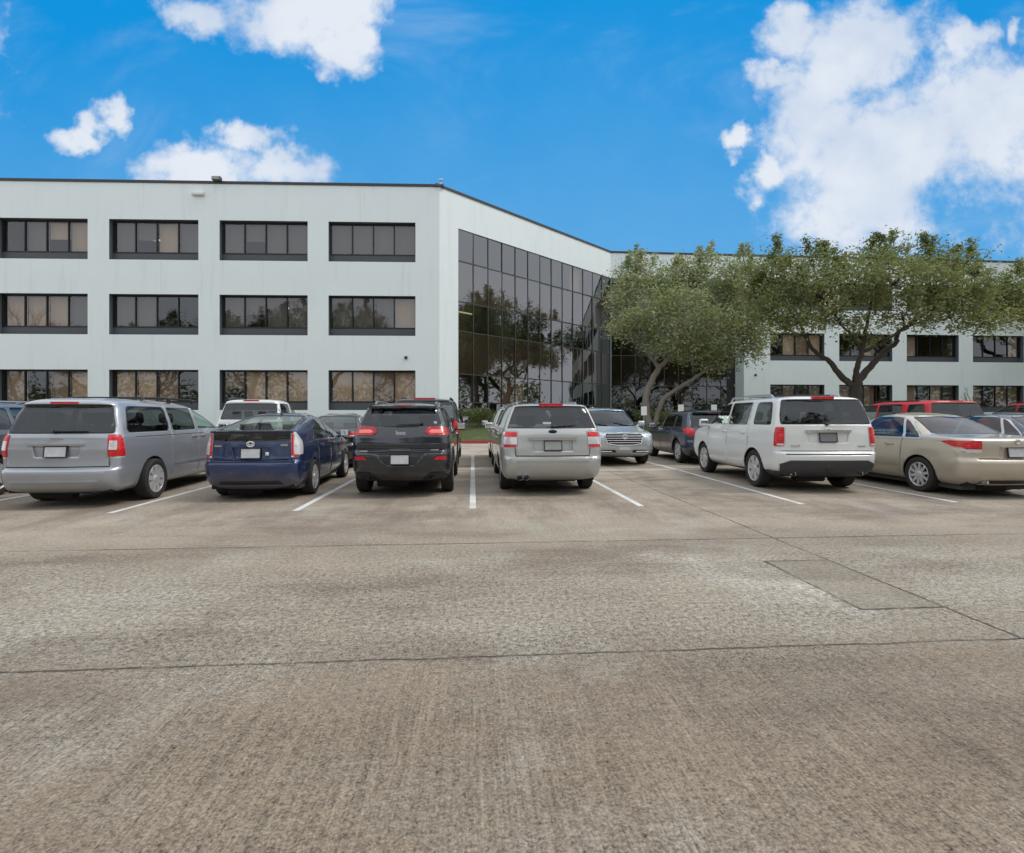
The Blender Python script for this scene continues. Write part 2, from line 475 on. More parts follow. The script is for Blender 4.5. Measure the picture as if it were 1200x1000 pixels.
        pts = [(sx+.18*math.cos(R(a)), yd-.32-.06*math.sin(R(a)), zs+.30+.17*math.sin(R(a))) for a in range(0, 361, 24)]
        b.tube(pts, .014, 6); b.tube([(sx, yd-.3, zs+.3), (sx, yd-.1, zs+.2)], .03, 6); b.box((sx-.16, yd-.34, zs+.28), (sx+.16, yd-.31, zs+.32))
        objs.append(b.build('steering_wheel', M_BLACK, root))
        b = MB(); b.box((-.72, S['rows_floor'] if 'rows_floor' in S else .35, zs-.32), (.72, yd+.2, zs-.25)); objs.append(b.build('cabin_floor', M_CABIN, root))
    if 'extra' in S: objs += S['extra'](sh, root, pm) or []
    for o in root.children: o.location = o.location + off
    sh.bm.free()
    return root

# ---- bolt-on parts
def plate(sh, root, z, w=.305, h=.155, tilt=8, x=0, inset=.0, mat=None):
    y = sh.rear(x, z) - .012 + inset
    T = Matrix.Translation((x, y, z)) @ Matrix.Rotation(R(-tilt), 4, 'X')
    b = MB(); b.box((-w/2, -.008, -h/2), (w/2, .006, h/2), .004, 1, T)
    p = b.build('licence_plate', mat or M_PLATE, root)
    f = MB()
    for lo, hi in (((-w/2-.012, -.012, -h/2-.012), (w/2+.012, .004, -h/2)), ((-w/2-.012, -.012, h/2), (w/2+.012, .004, h/2+.012)), ((-w/2-.012, -.012, -h/2), (-w/2, .004, h/2)), ((w/2, -.012, -h/2), (w/2+.012, .004, h/2))):
        f.box(lo, hi, mat=T)
    f.build('plate_frame', M_TRIM, p); return p
def rear_bar(sh, root, name, mat, x0, x1, z, h, proud=.03, bevel=.01):
    b = MB(); n = 10
    xs = [x0+(x1-x0)*k/n for k in range(n+1)]
    for a, c in zip(xs, xs[1:]):
        ya, yc = sh.rear(a, z), sh.rear(c, z)
        P = [(a, ya-proud, z-h/2), (c, yc-proud, z-h/2), (c, yc+.02, z-h/2), (a, ya+.02, z-h/2), (a, ya-proud, z+h/2), (c, yc-proud, z+h/2), (c, yc+.02, z+h/2), (a, ya+.02, z+h/2)]
        vs = [b.bm.verts.new(p) for p in P]
        for q in ((0,3,2,1),(4,5,6,7),(0,1,5,4),(2,3,7,6)): b._f([vs[i] for i in q])
        if a == xs[0]: b._f([vs[i] for i in (3,0,4,7)])
        if c == xs[-1]: b._f([vs[i] for i in (1,2,6,5)])
    bmesh.ops.remove_doubles(b.bm, verts=b.bm.verts, dist=1e-4)
    return b.build(name, mat, root)
def mirrors(sh, root, y, z, mat, sz=(.11, .06, .085)):
    for sg in (1, -1):
        x = sh.side(y, z) ; b = MB()
        b.box((-sz[0], -sz[1], -sz[2]), (sz[0], sz[1], sz[2]), .045, 3, Matrix.Translation((sg*(x+.14), y, z+.09)))
        b.tube([(sg*(x-.03), y+.04, z+.01), (sg*(x+.08), y+.01, z+.05)], .03, 8)
        m = b.build('door_mirror', mat, root)
        g = MB(); g.box((sg*(x+.14)-.085, y-sz[1]-.006, z+.03), (sg*(x+.14)+.085, y-sz[1]+.004, z+.15), .004, 1); g.build('mirror_glass', M_MIRROR, m)
def handles(sh, root, ys, z, mat):
    for y in ys:
        for sg in (1, -1):
            x = sh.side(y, z); b = MB()
            b.box((sg*x-.03, y-.10, z-.018), (sg*x+.03, y+.10, z+.018), .015, 2); b.build('door_handle', mat, root)
def rails(sh, root, y0, y1, xz, mat, rad=.018, lift=.05):
    x, z = xz
    for sg in (1, -1):
        b = MB(); n = 10; pts = [(sg*x, y0, z)] + [(sg*(x-.01*math.sin(math.pi*k/n)), y0+.1+(y1-y0-.2)*k/n, z+lift+.012*math.sin(math.pi*k/n)) for k in range(n+1)] + [(sg*x, y1, z-.01)]
        b.tube(pts, rad, 8)
        for f in (.5,): b.box((sg*x-.02, y0+(y1-y0)*f-.05, z-.03), (sg*x+.02, y0+(y1-y0)*f+.05, z+lift), .008, 1)
        b.build('roof_rail', mat, root)
def crossbar(root, ys, x, z, mat):
    for y in ys:
        b = MB(); b.box((-x, y-.03, z-.012), (x, y+.03, z+.012), .01, 2); b.build('roof_crossbar', mat, root)
def wiper(sh, root, x0, x1, z, rise=.02):
    b = MB(); n = 6
    pts = [(x0+(x1-x0)*k/n, sh.rear(x0+(x1-x0)*k/n, z+rise*k/n)-.022, z+rise*k/n) for k in range(n+1)]
    b.tube(pts, [.014]+[.010]*(n-1)+[.006], 6); b.ball((x0, sh.rear(x0, z)-.015, z), .03, 1); return b.build('rear_wiper', M_TRIM, root)
def exhaust(root, x, y, z, rad=.04, mat=None, n=1, sq=1.0):
    for k in range(n):
        b = MB(); b.lathe([(y+.25, rad*.9), (y, rad), (y-.004, rad*.95), (y+.004, rad*.82), (y+.2, rad*.78), (y+.2, .001)], 20, axis='y', c=(x+k*rad*2.3, 0, z))
        b.build('exhaust_pipe', mat or M_CHROME, root)
def emblem(sh, root, x, z, w, h, mat, ring=True, front=False):
    y = sh.front(x, z)+.012 if front else sh.rear(x, z)-.012
    b = MB(); n = 20
    if ring:
        pts = [(x+w/2*math.cos(2*math.pi*k/n), y, z+h/2*math.sin(2*math.pi*k/n)) for k in range(n+1)]
        b.tube(pts, .009, 6)
        pts = [(x+w*.2*math.cos(2*math.pi*k/n), y, z+h/2*math.sin(2*math.pi*k/n)) for k in range(n+1)]; b.tube(pts, .007, 6)
        pts = [(x+w*.36*math.cos(2*math.pi*k/n), y, z+h*.14+h*.3*math.sin(2*math.pi*k/n)) for k in range(n+1)]; b.tube(pts, .007, 6)
    else:
        g = [b.bm.verts.new((x+w/2*math.cos(2*math.pi*k/n), y, z+h/2*math.sin(2*math.pi*k/n))) for k in range(n)]
        g2 = [b.bm.verts.new((p.co.x, y+(.016 if not front else -.016), p.co.z)) for p in g]
        b._f(g); [b._f([g[k], g2[k], g2[(k+1) % n], g[(k+1) % n]]) for k in range(n)]
    return b.build('emblem', mat, root)
def lettering(sh, root, text, x, z, size, mat, front=False):
    c = bpy.data.curves.new('t', 'FONT'); c.body = text; c.size = size; c.align_x = 'CENTER'; c.align_y = 'CENTER'; c.extrude = .004
    o = bpy.data.objects.new('t', c); COL.objects.link(o)
    dg = bpy.context.evaluated_depsgraph_get(); me = bpy.data.meshes.new_from_object(o.evaluated_get(dg))
    bpy.data.objects.remove(o); me.name = 'lettering'; me.materials.clear(); me.materials.append(mat)
    q = link('lettering', me, root); q.location = (x, sh.rear(x, z)-.010, z); q.rotation_euler = (R(90), 0, 0); return q
def third_light(sh, root, x, z, h, mat=None, proud=.012):
    return rear_bar(sh, root, 'brake_light', mat or M_RED, -x, x, z, h, proud)
def seam(y, z0, z1, lean=0.0, w=.012): return [(y, z0), (y+w, z0), (y+w+lean, z1), (y+lean, z1)]
GAP = {'m': 'gap', 'off': -.006, 'depth': .004}
def both(o, **k): d = dict(o); d.update(k); return d
def W(m='dark', **k): return both({'m': m, 'off': -.004, 'depth': .012, 'r': .05}, **k)
PAIR = dict(pair=True); M_GREYP = plain('grey_plastic', (.040,.042,.050), .5)

# ---------------- minivan
def x_minivan(sh, root, pm):
    plate(sh, root, .875, inset=.01); rear_bar(sh, root, 'tailgate_moulding', M_CHROME, -.40, .40, .985, .028, .022)
    rear_bar(sh, root, 'bumper_moulding', pm, -.62, .62, .43, .03, .02)
    third_light(sh, root, .20, 1.63, .03); wiper(sh, root, -.05, .42, 1.19, .0)
    mirrors(sh, root, 3.62, 1.10, pm, (.115, .07, .095)); handles(sh, root, (2.50, 2.86), 1.03, pm)
    rails(sh, root, 1.2, 3.0, (.60, 1.70), M_BLACK, .016, .045); crossbar(root, (1.5, 2.3), .60, 1.755, M_BLACK)
    emblem(sh, root, 0, 1.075, .20, .035, M_CHROME, False)
MINIVAN = dict(L=5.14, oh=1.09, wb=3.08, r=.345, tw=.225, wheel='nine', rb=.07, seat_m=M_SEATD, dash=3.75, rows=[2.6, 1.6, .75], zs=.70, g_dark=G_DARK, levels=[
 (.24,.16,4.90,.86,.20,.35),(.30,.07,5.00,.93,.22,.40),(.42,.01,5.10,.965,.24,.45),(.56,.00,5.13,.98,.24,.45),(.60,.02,5.13,.98,.22,.45),(.625,.07,5.12,.98,.20,.45),
 (.80,.08,5.08,.985,.18,.45),(.90,.075,4.98,.985,.17,.45),(1.00,.09,4.65,.98,.17,.4),(1.08,.10,4.25,.97,.17,.35),(1.14,.12,4.0,.95,.17,.30),(1.30,.17,3.68,.905,.16,.25),
 (1.45,.22,3.32,.855,.16,.25),(1.57,.27,2.98,.81,.16,.25),(1.61,.26,2.86,.785,.16,.25),(1.65,.28,2.66,.73,.2,.3),(1.69,.38,2.4,.63,.25,.3),(1.715,.60,2.1,.46,.25,.3),(1.725,.95,1.75,.22,.15,.15)],
 regions=[
 ('side_molding','side',[(1.75,.54),(4.0,.54),(4.0,.585),(1.75,.585)],{'m':'paint','off':.012,'depth':.02,'pair':True}),
 ('door_seam','side',seam(1.66,.34,1.62),both(GAP,pair=True)),('door_seam','side',seam(2.67,.34,1.60,.02),both(GAP,pair=True)),('door_seam','side',seam(4.02,.34,1.05),both(GAP,pair=True)),
 ('door_seam','side',[(.6,1.075),(2.92,1.075),(2.92,1.085),(.6,1.085)],both(GAP,pair=True)),
 ('tailgate_seam','rear',[(0,.632),(.80,.632),(.80,.648),(0,.648)],GAP),
 ('tailgate_seam','rear',[(.80,.632),(.812,.632),(.79,1.12),(.778,1.12)],GAP),
 ('plate_recess','rear',[(0,.80),(.33,.80),(.37,.965),(0,.965)],{'m':'paint','off':-.025,'depth':-.02}),
 ('window_surround','rear',[(0,1.15),(.845,1.15),(.79,1.605),(0,1.61)],{'m':'trim','off':-.001,'r':.04}),
 ('rear_window','rear',[(0,1.17),(.82,1.17),(.765,1.585),(0,1.595)],W('dark')),
 ('window_surround','side',[(.40,1.155),(1.64,1.155),(1.64,1.59),(.57,1.59)],{'m':'trim','off':-.001,'r':.10,'pair':True}),
 ('side_window','side',[(.43,1.17),(1.60,1.17),(1.60,1.575),(.60,1.575)],W('dark',r=.10,pair=True)),
 ('side_window','side',[(1.76,1.16),(2.62,1.16),(2.62,1.58),(1.72,1.58)],W('dark',pair=True)),
 ('side_window','side',[(2.74,1.16),(3.70,1.16),(3.40,1.40),(3.10,1.565),(2.74,1.58)],W('clear',pair=True)),
 ('windshield','front',[(0,1.15),(.86,1.15),(.74,1.60),(0,1.62)],W('clear')),
 ('tail_light','rear',[(.795,.80),(1.2,.80),(1.2,1.125),(.775,1.125)],{'m':'red','off':.008,'pair':True,'id':'tl'}),
 ('tail_light','side',[(-.1,.80),(.30,.80),(.26,1.125),(-.1,1.125)],{'m':'red','off':.008,'pair':True,'id':'tl'}),
 ('>tail_light>tail_light_lens','rear',[(.80,.90),(.93,.90),(.93,1.04),(.80,1.04)],{'m':'lens','off':.012}),
 ('headlight','front',[(.45,.72),(1.2,.74),(1.2,.90),(.5,.86)],{'m':'lens','off':.006,'pair':True}),
 ('grille','front',[(0,.66),(.42,.68),(.42,.84),(0,.84)],{'m':'black','off':-.01})], extra=x_minivan)

# ---------------- blue liftback
def x_prius(sh, root, pm):
    plate(sh, root, .80, inset=.012)
    lg = MB(); lg.box((.23, sh.rear(.27,.80)-.012, .76), (.285, sh.rear(.27,.80)+.02, .82), .012, 2); lg.build('sticker', plain('white_sticker', (.7,.75,.8)), root)
    rear_bar(sh, root, 'spoiler', M_TRIM, -.66, .66, 1.155, .03, .03); third_light(sh, root, .16, 1.16, .018, M_DRED, .034)
    emblem(sh, root, 0, .955, .125, .085, M_CHROME)
    rear_bar(sh, root, 'badge', M_CHROME, -.60, -.47, .925, .022, .008); rear_bar(sh, root, 'badge', M_CHROME, .47, .58, .935, .03, .008)
    mirrors(sh, root, 3.05, .96, pm, (.10, .06, .075)); handles(sh, root, (1.45, 2.35), .88, pm)
    exhaust(root, .42, .16, .27, .025, M_TRIM)
    b = MB(); b.tube([(0, 1.65, 1.46), (0, 1.45, 1.56)], .006, 6); b.ball((0, 1.66, 1.465), .03, 1, (1,1.6,.6)); b.build('aerial', M_BLACK, root)
    rear_bar(sh, root, 'bumper_moulding', pm, -.70, .70, .655, .03, .012)
PRIUS = dict(L=4.46, oh=.95, wb=2.70, r=.318, tw=.20, wheel='five', rb=.10, fb=.22, seat_m=M_SEATL, dash=2.95, rows=[1.95, 1.10], zs=.50, gap=.045, levels=[
 (.20,.18,4.10,.76,.20,.35),(.27,.10,4.30,.82,.22,.40),(.36,.03,4.40,.855,.24,.45),(.52,.00,4.45,.87,.24,.5),(.62,.00,4.46,.872,.24,.5),(.655,.03,4.45,.872,.22,.5),(.68,.075,4.44,.87,.19,.5),
 (.80,.09,4.34,.868,.17,.5),(.90,.095,4.10,.86,.17,.45),(.97,.10,3.75,.845,.17,.4),(1.02,.105,3.50,.825,.16,.35),(1.12,.10,3.22,.785,.15,.3),(1.15,.09,3.12,.77,.15,.3),(1.165,.13,3.07,.762,.15,.3),
 (1.23,.42,2.88,.725,.15,.28),(1.32,.86,2.62,.675,.15,.28),(1.40,1.30,2.36,.62,.16,.28),(1.44,1.52,2.22,.56,.2,.28),(1.47,1.70,2.12,.44,.18,.2),(1.485,1.80,2.02,.22,.1,.1)],
 regions=[
 ('lower_window','rear',[(0,1.0),(.665,1.0),(.65,1.12),(0,1.125)],W('dark',r=.03)),
 ('window_surround','rear',[(0,1.175),(.665,1.175),(.53,1.435),(0,1.445)],{'m':'trim','off':-.001,'r':.04}),
 ('rear_window','rear',[(0,1.185),(.62,1.185),(.49,1.42),(0,1.43)],W('clear')),
 ('plate_recess','rear',[(0,.70),(.27,.70),(.33,.895),(0,.90)],{'m':'paint','off':-.025,'depth':-.02}),
 ('tailgate_seam','rear',[(0,.683),(.64,.683),(.64,.695),(0,.695)],GAP),
 ('tail_light','rear',[(.68,.73),(1.2,.73),(1.2,1.15),(.66,1.15)],{'m':'lens','off':.008,'pair':True,'id':'tl'}),
 ('tail_light','side',[(-.1,.73),(.30,.78),(.34,1.0),(.24,1.15),(-.1,1.15)],{'m':'lens','off':.008,'pair':True,'id':'tl'}),
 ('>tail_light>tail_light_lens','rear',[(.68,.76),(.72,.76),(.70,1.12),(.67,1.12)],{'m':'red','off':.012,'id':'tr3'}),
 ('>tail_light>tail_light_lens','rear',[(.72,1.08),(1.2,1.08),(1.2,1.14),(.70,1.14)],{'m':'red','off':.012,'id':'tr4'}),
 ('>tail_light>tail_light_lens','rear',[(.72,.735),(1.2,.735),(1.2,.775),(.72,.775)],{'m':'red','off':.012,'id':'tr'}),
 ('door_seam','side',seam(1.32,.34,1.30,-.1),both(GAP,pair=True)),('door_seam','side',seam(2.22,.30,1.40,-.05),both(GAP,pair=True)),('door_seam','side',seam(3.25,.30,.96),both(GAP,pair=True)),
 ('side_window','side',[(1.02,1.0),(2.18,.97),(2.16,1.40),(1.75,1.39),(1.25,1.20)],W('mid',pair=True)),
 ('side_window','side',[(2.26,.97),(3.20,.97),(2.75,1.26),(2.40,1.41),(2.26,1.41)],W('mid',pair=True)),
 ('windshield','front',[(0,1.02),(.72,1.02),(.55,1.40),(0,1.43)],W('clear')),
 ('bumper_insert','rear',[(0,.27),(.55,.27),(.50,.335),(0,.335)],{'m':'black','off':-.004}),
 ('headlight','front',[(.42,.70),(1.2,.72),(1.2,.90),(.55,.88)],{'m':'lens','off':.006,'pair':True}),
 ], extra=x_prius)

# ---------------- dark compact SUV (thin tail lights)
def x_cherokee(sh, root, pm):
    plate(sh, root, .675, inset=.0); lettering(sh, root, 'Jeep', 0, 1.13, .10, M_BADGE)
    rear_bar(sh, root, 'badge', M_CHROME, .52, .66, .835, .022, .008); rear_bar(sh, root, 'badge', M_CHROME, -.70, -.56, .815, .03, .008)
    rear_bar(sh, root, 'spoiler', pm, -.60, .60, 1.585, .035, .06, .01); third_light(sh, root, .16, 1.605, .025, M_RED, .075)
    wiper(sh, root, .36, -.10, 1.29, -.02); mirrors(sh, root, 3.05, 1.10, pm, (.10, .065, .09)); handles(sh, root, (1.55, 2.50), 1.02, pm)
    rails(sh, root, .85, 2.55, (.56, 1.635), M_ALLOY, .022, .045)
    exhaust(root, -.52, .14, .36, .045); exhaust(root, .52, .14, .36, .045)
    b = MB(); b.box((.56, sh.rear(.56,1.32)-.010, 1.28), (.61, sh.rear(.6,1.32), 1.33)); b.build('sticker', plain('white_sticker', (.7,.75,.8)), root)
CHEROKEE = dict(L=4.62, oh=.97, wb=2.70, r=.365, tw=.225, wheel='five', rb=.10, fb=.18, clad=.07, dash=3.0, rows=[2.0, 1.1], zs=.66, levels=[
 (.28,.26,4.30,.80,.2,.3),(.34,.16,4.45,.87,.22,.35),(.44,.07,4.55,.915,.24,.4),(.58,.01,4.61,.93,.26,.45),(.74,.00,4.62,.935,.26,.5),(.80,.03,4.60,.935,.24,.5),(.84,.06,4.58,.93,.22,.5),
 (.93,.055,4.50,.93,.2,.5),(1.00,.07,4.36,.925,.2,.5),(1.06,.085,4.0,.92,.2,.45),(1.12,.11,3.62,.90,.2,.4),(1.19,.15,3.42,.875,.19,.35),(1.32,.25,3.14,.83,.18,.3),(1.46,.36,2.84,.775,.18,.28),(1.555,.42,2.60,.73,.18,.28),(1.585,.40,2.50,.70,.2,.28),(1.62,.46,2.30,.62,.22,.28),(1.65,.66,2.05,.46,.22,.25),(1.665,.95,1.75,.22,.12,.12)],
 regions=[
 ('lower_cladding','rear',[(0,.2),(1.2,.2),(1.2,.50),(.62,.50),(.55,.44),(0,.44)],{'m':'black','off':.004,'id':'lc'}),
 ('lower_cladding','side',[(-.1,.2),(4.8,.2),(4.8,.40),(.6,.40),(.45,.50),(-.1,.50)],{'m':'black','off':.004,'id':'lc'}),
 ('plate_recess','rear',[(0,.575),(.26,.575),(.44,.775),(0,.775)],{'m':'paint','off':-.02,'depth':-.016}),
 ('tailgate_seam','rear',[(0,.785),(.74,.785),(.74,.80),(0,.80)],GAP),
 ('chrome_strip','rear',[(0,.812),(.78,.84),(.78,.862),(0,.832)],{'m':'paint','off':.012,'depth':.02}),
 ('window_surround','rear',[(0,1.235),(.775,1.25),(.655,1.575),(0,1.585)],{'m':'trim','off':-.001,'r':.05}),
 ('rear_window','rear',[(0,1.25),(.74,1.265),(.63,1.555),(0,1.565)],W('dark')),
 ('tail_light','rear',[(.42,1.155),(.50,1.09),(1.2,1.075),(1.2,1.225),(.50,1.235)],{'m':'dred','off':.008,'pair':True,'id':'tl'}),
 ('tail_light','side',[(-.1,1.075),(.36,1.10),(.46,1.20),(.36,1.225),(-.1,1.225)],{'m':'dred','off':.008,'pair':True,'id':'tl'}),
 ('>tail_light>tail_light_lens','rear',[(.50,1.15),(.54,1.125),(.76,1.12),(.76,1.18),(.55,1.185)],{'m':plain('lens_painted_glow',(.85,.22,.20),.2,vary=.15,scale=25),'off':.012}),  # pale lens colour stands in for the lamp's glow and reflected light
 ('reflector','rear',[(.60,.665),(.88,.67),(.90,.72),(.66,.725)],{'m':'red','off':.010,'pair':True,'r':.02}),
 ('door_seam','side',seam(1.35,.42,1.5,-.05),both(GAP,pair=True)),('door_seam','side',seam(2.38,.42,1.58),both(GAP,pair=True)),('door_seam','side',seam(3.40,.42,1.1),both(GAP,pair=True)),
 ('side_window','side',[(.62,1.20),(1.22,1.16),(1.25,1.52),(.85,1.49)],W('dark',pair=True)),
 ('side_window','side',[(1.32,1.15),(2.34,1.13),(2.34,1.56),(1.34,1.53)],W('dark',pair=True)),
 ('side_window','side',[(2.42,1.13),(3.34,1.13),(2.95,1.42),(2.62,1.55),(2.42,1.56)],W('mid',pair=True)),
 ('windshield','front',[(0,1.12),(.78,1.12),(.65,1.54),(0,1.57)],W('clear')),
 ('headlight','front',[(.42,.90),(1.2,.92),(1.2,.99),(.45,.97)],{'m':'lens','off':.006,'pair':True})], extra=x_cherokee)

# ---------------- silver crossover
def x_taurus(sh, root, pm):
    plate(sh, root, .895, inset=.01, mat=plain('plate_grey', (.36,.37,.36), .45)); rear_bar(sh, root, 'tailgate_moulding', M_ALLOY, -.43, .43, 1.02, .055, .045)
    emblem(sh, root, 0, 1.145, .155, .065, plain('dark_blue_badge', (.012,.02,.05), .2), False)
    rear_bar(sh, root, 'bumper_moulding', pm, -.66, .66, .63, .025, .016)
    third_light(sh, root, .22, 1.625, .055, M_RED, .02); wiper(sh, root, .0, .44, 1.235, .03)
    mirrors(sh, root, 3.45, 1.10, pm, (.10, .065, .085)); handles(sh, root, (1.75, 2.75), .98, pm)
    rails(sh, root, .85, 3.0, (.57, 1.635), M_ALLOY, .020, .045); exhaust(root, -.60, .0, .335, .05, None, 2)
    b = MB(); b.box((-.17, sh.rear(-.1,1.30)-.010, 1.28), (-.02, sh.rear(-.05,1.30), 1.315)); b.build('sticker', plain('white_sticker', (.7,.75,.8)), root)
TAURUSX = dict(L=5.05, oh=1.10, wb=2.87, r=.345, tw=.225, wheel='seven', rb=.09, fb=.16, dash=3.35, rows=[2.3, 1.35, .8], zs=.64, levels=[
 (.26,.20,4.75,.82,.2,.3),(.32,.10,4.88,.89,.22,.35),(.44,.03,4.98,.93,.26,.4),(.60,.00,5.03,.945,.26,.45),(.67,.01,5.05,.95,.24,.5),(.695,.05,5.05,.95,.2,.5),
 (.84,.06,5.0,.95,.17,.5),(.93,.07,4.84,.945,.17,.45),(1.00,.08,4.55,.94,.17,.45),(1.08,.095,4.12,.93,.17,.4),(1.14,.115,3.85,.91,.17,.35),(1.22,.15,3.66,.885,.17,.3),(1.36,.22,3.38,.835,.17,.28),(1.50,.29,3.04,.78,.17,.28),(1.59,.34,2.80,.735,.17,.28),(1.615,.33,2.7,.71,.2,.28),(1.645,.42,2.45,.61,.22,.28),(1.665,.66,2.1,.42,.22,.25),(1.675,.95,1.75,.2,.12,.12)],
 regions=[
 ('plate_recess','rear',[(0,.80),(.36,.80),(.36,.985),(0,.985)],{'m':'paint','off':-.025,'depth':-.02}),
 ('tailgate_seam','rear',[(0,.70),(.672,.70),(.672,.718),(0,.718)],GAP),('tailgate_seam','rear',[(.66,.70),(.672,.70),(.69,.88),(.678,.88)],GAP),
 ('window_surround','rear',[(0,1.20),(.845,1.20),(.69,1.60),(0,1.61)],{'m':'trim','off':-.001,'r':.03}),
 ('rear_window','rear',[(0,1.215),(.815,1.215),(.67,1.585),(0,1.59)],W('dark',r=.03)),
 ('tail_light','rear',[(.65,.86),(1.2,.86),(1.2,1.14),(.63,1.14)],{'m':'lens','off':.008,'pair':True,'id':'tl'}),
 ('tail_light','side',[(-.1,.86),(.34,.86),(.28,1.14),(-.1,1.14)],{'m':'lens','off':.008,'pair':True,'id':'tl'}),
 ('>tail_light>tail_light_lens','rear',[(.64,1.05),(1.2,1.05),(1.2,1.135),(.635,1.135)],{'m':'red','off':.012,'id':'tr1'}),
 ('>tail_light>tail_light_lens','rear',[(.65,.865),(1.2,.865),(1.2,.915),(.65,.915)],{'m':'red','off':.012,'id':'tr2'}),
 ('door_seam','side',seam(1.55,.36,1.55,-.03),both(GAP,pair=True)),('door_seam','side',seam(2.60,.36,1.58),both(GAP,pair=True)),('door_seam','side',seam(3.72,.36,1.1),both(GAP,pair=True)),
 ('side_window','side',[(.42,1.20),(1.42,1.17),(1.42,1.57),(.58,1.56)],W('dark',pair=True)),
 ('side_window','side',[(1.52,1.16),(2.54,1.15),(2.54,1.59),(1.50,1.58)],W('dark',pair=True)),
 ('side_window','side',[(2.64,1.15),(3.60,1.15),(3.2,1.42),(2.86,1.57),(2.64,1.59)],W('mid',pair=True)),
 ('windshield','front',[(0,1.14),(.80,1.14),(.66,1.57),(0,1.60)],W('clear')),
 ('headlight','front',[(.45,.72),(1.2,.74),(1.2,.92),(.5,.88)],{'m':'lens','off':.006,'pair':True}),
 ('grille','front',[(0,.66),(.42,.68),(.42,.86),(0,.86)],{'m':'black','off':-.01})], extra=x_taurus)

# ---------------- white boxy SUV
def x_pilot(sh, root, pm):
    plate(sh, root, 1.03, inset=.012, mat=plain('plate_dark', (.20,.20,.22), .45)); rear_bar(sh, root, 'tailgate_moulding', M_CHROME, -.42, .42, 1.145, .05, .035)
    emblem(sh, root, 0, 1.165, .10, .075, M_CHROME)
    lettering(sh, root, 'PILOT', -.60, .87, .065, M_CHROME); rear_bar(sh, root, 'badge', M_CHROME, .55, .70, .87, .03, .006)
    third_light(sh, root, .20, 1.765, .055, M_RED, .05); wiper(sh, root, -.02, .40, 1.27, .02)
    mirrors(sh, root, 3.42, 1.17, pm, (.105, .065, .095)); handles(sh, root, (1.45, 2.42), 1.08, pm)
    rails(sh, root, .75, 2.75, (.66, 1.775), M_ALLOY, .022, .06); crossbar(root, (1.1, 2.2), .66, 1.845, M_BLACK)
    exhaust(root, .62, .09, .36, .04); exhaust(root, -.62, .09, .36, .04)
    b = MB(); b.box((-.06, .02, .42), (.06, .12, .50), .01, 2); b.tube([(-.12, .05, .52), (0, .02, .56), (.12, .05, .52)], .014, 6); b.build('tow_hitch', M_BLACK, root)
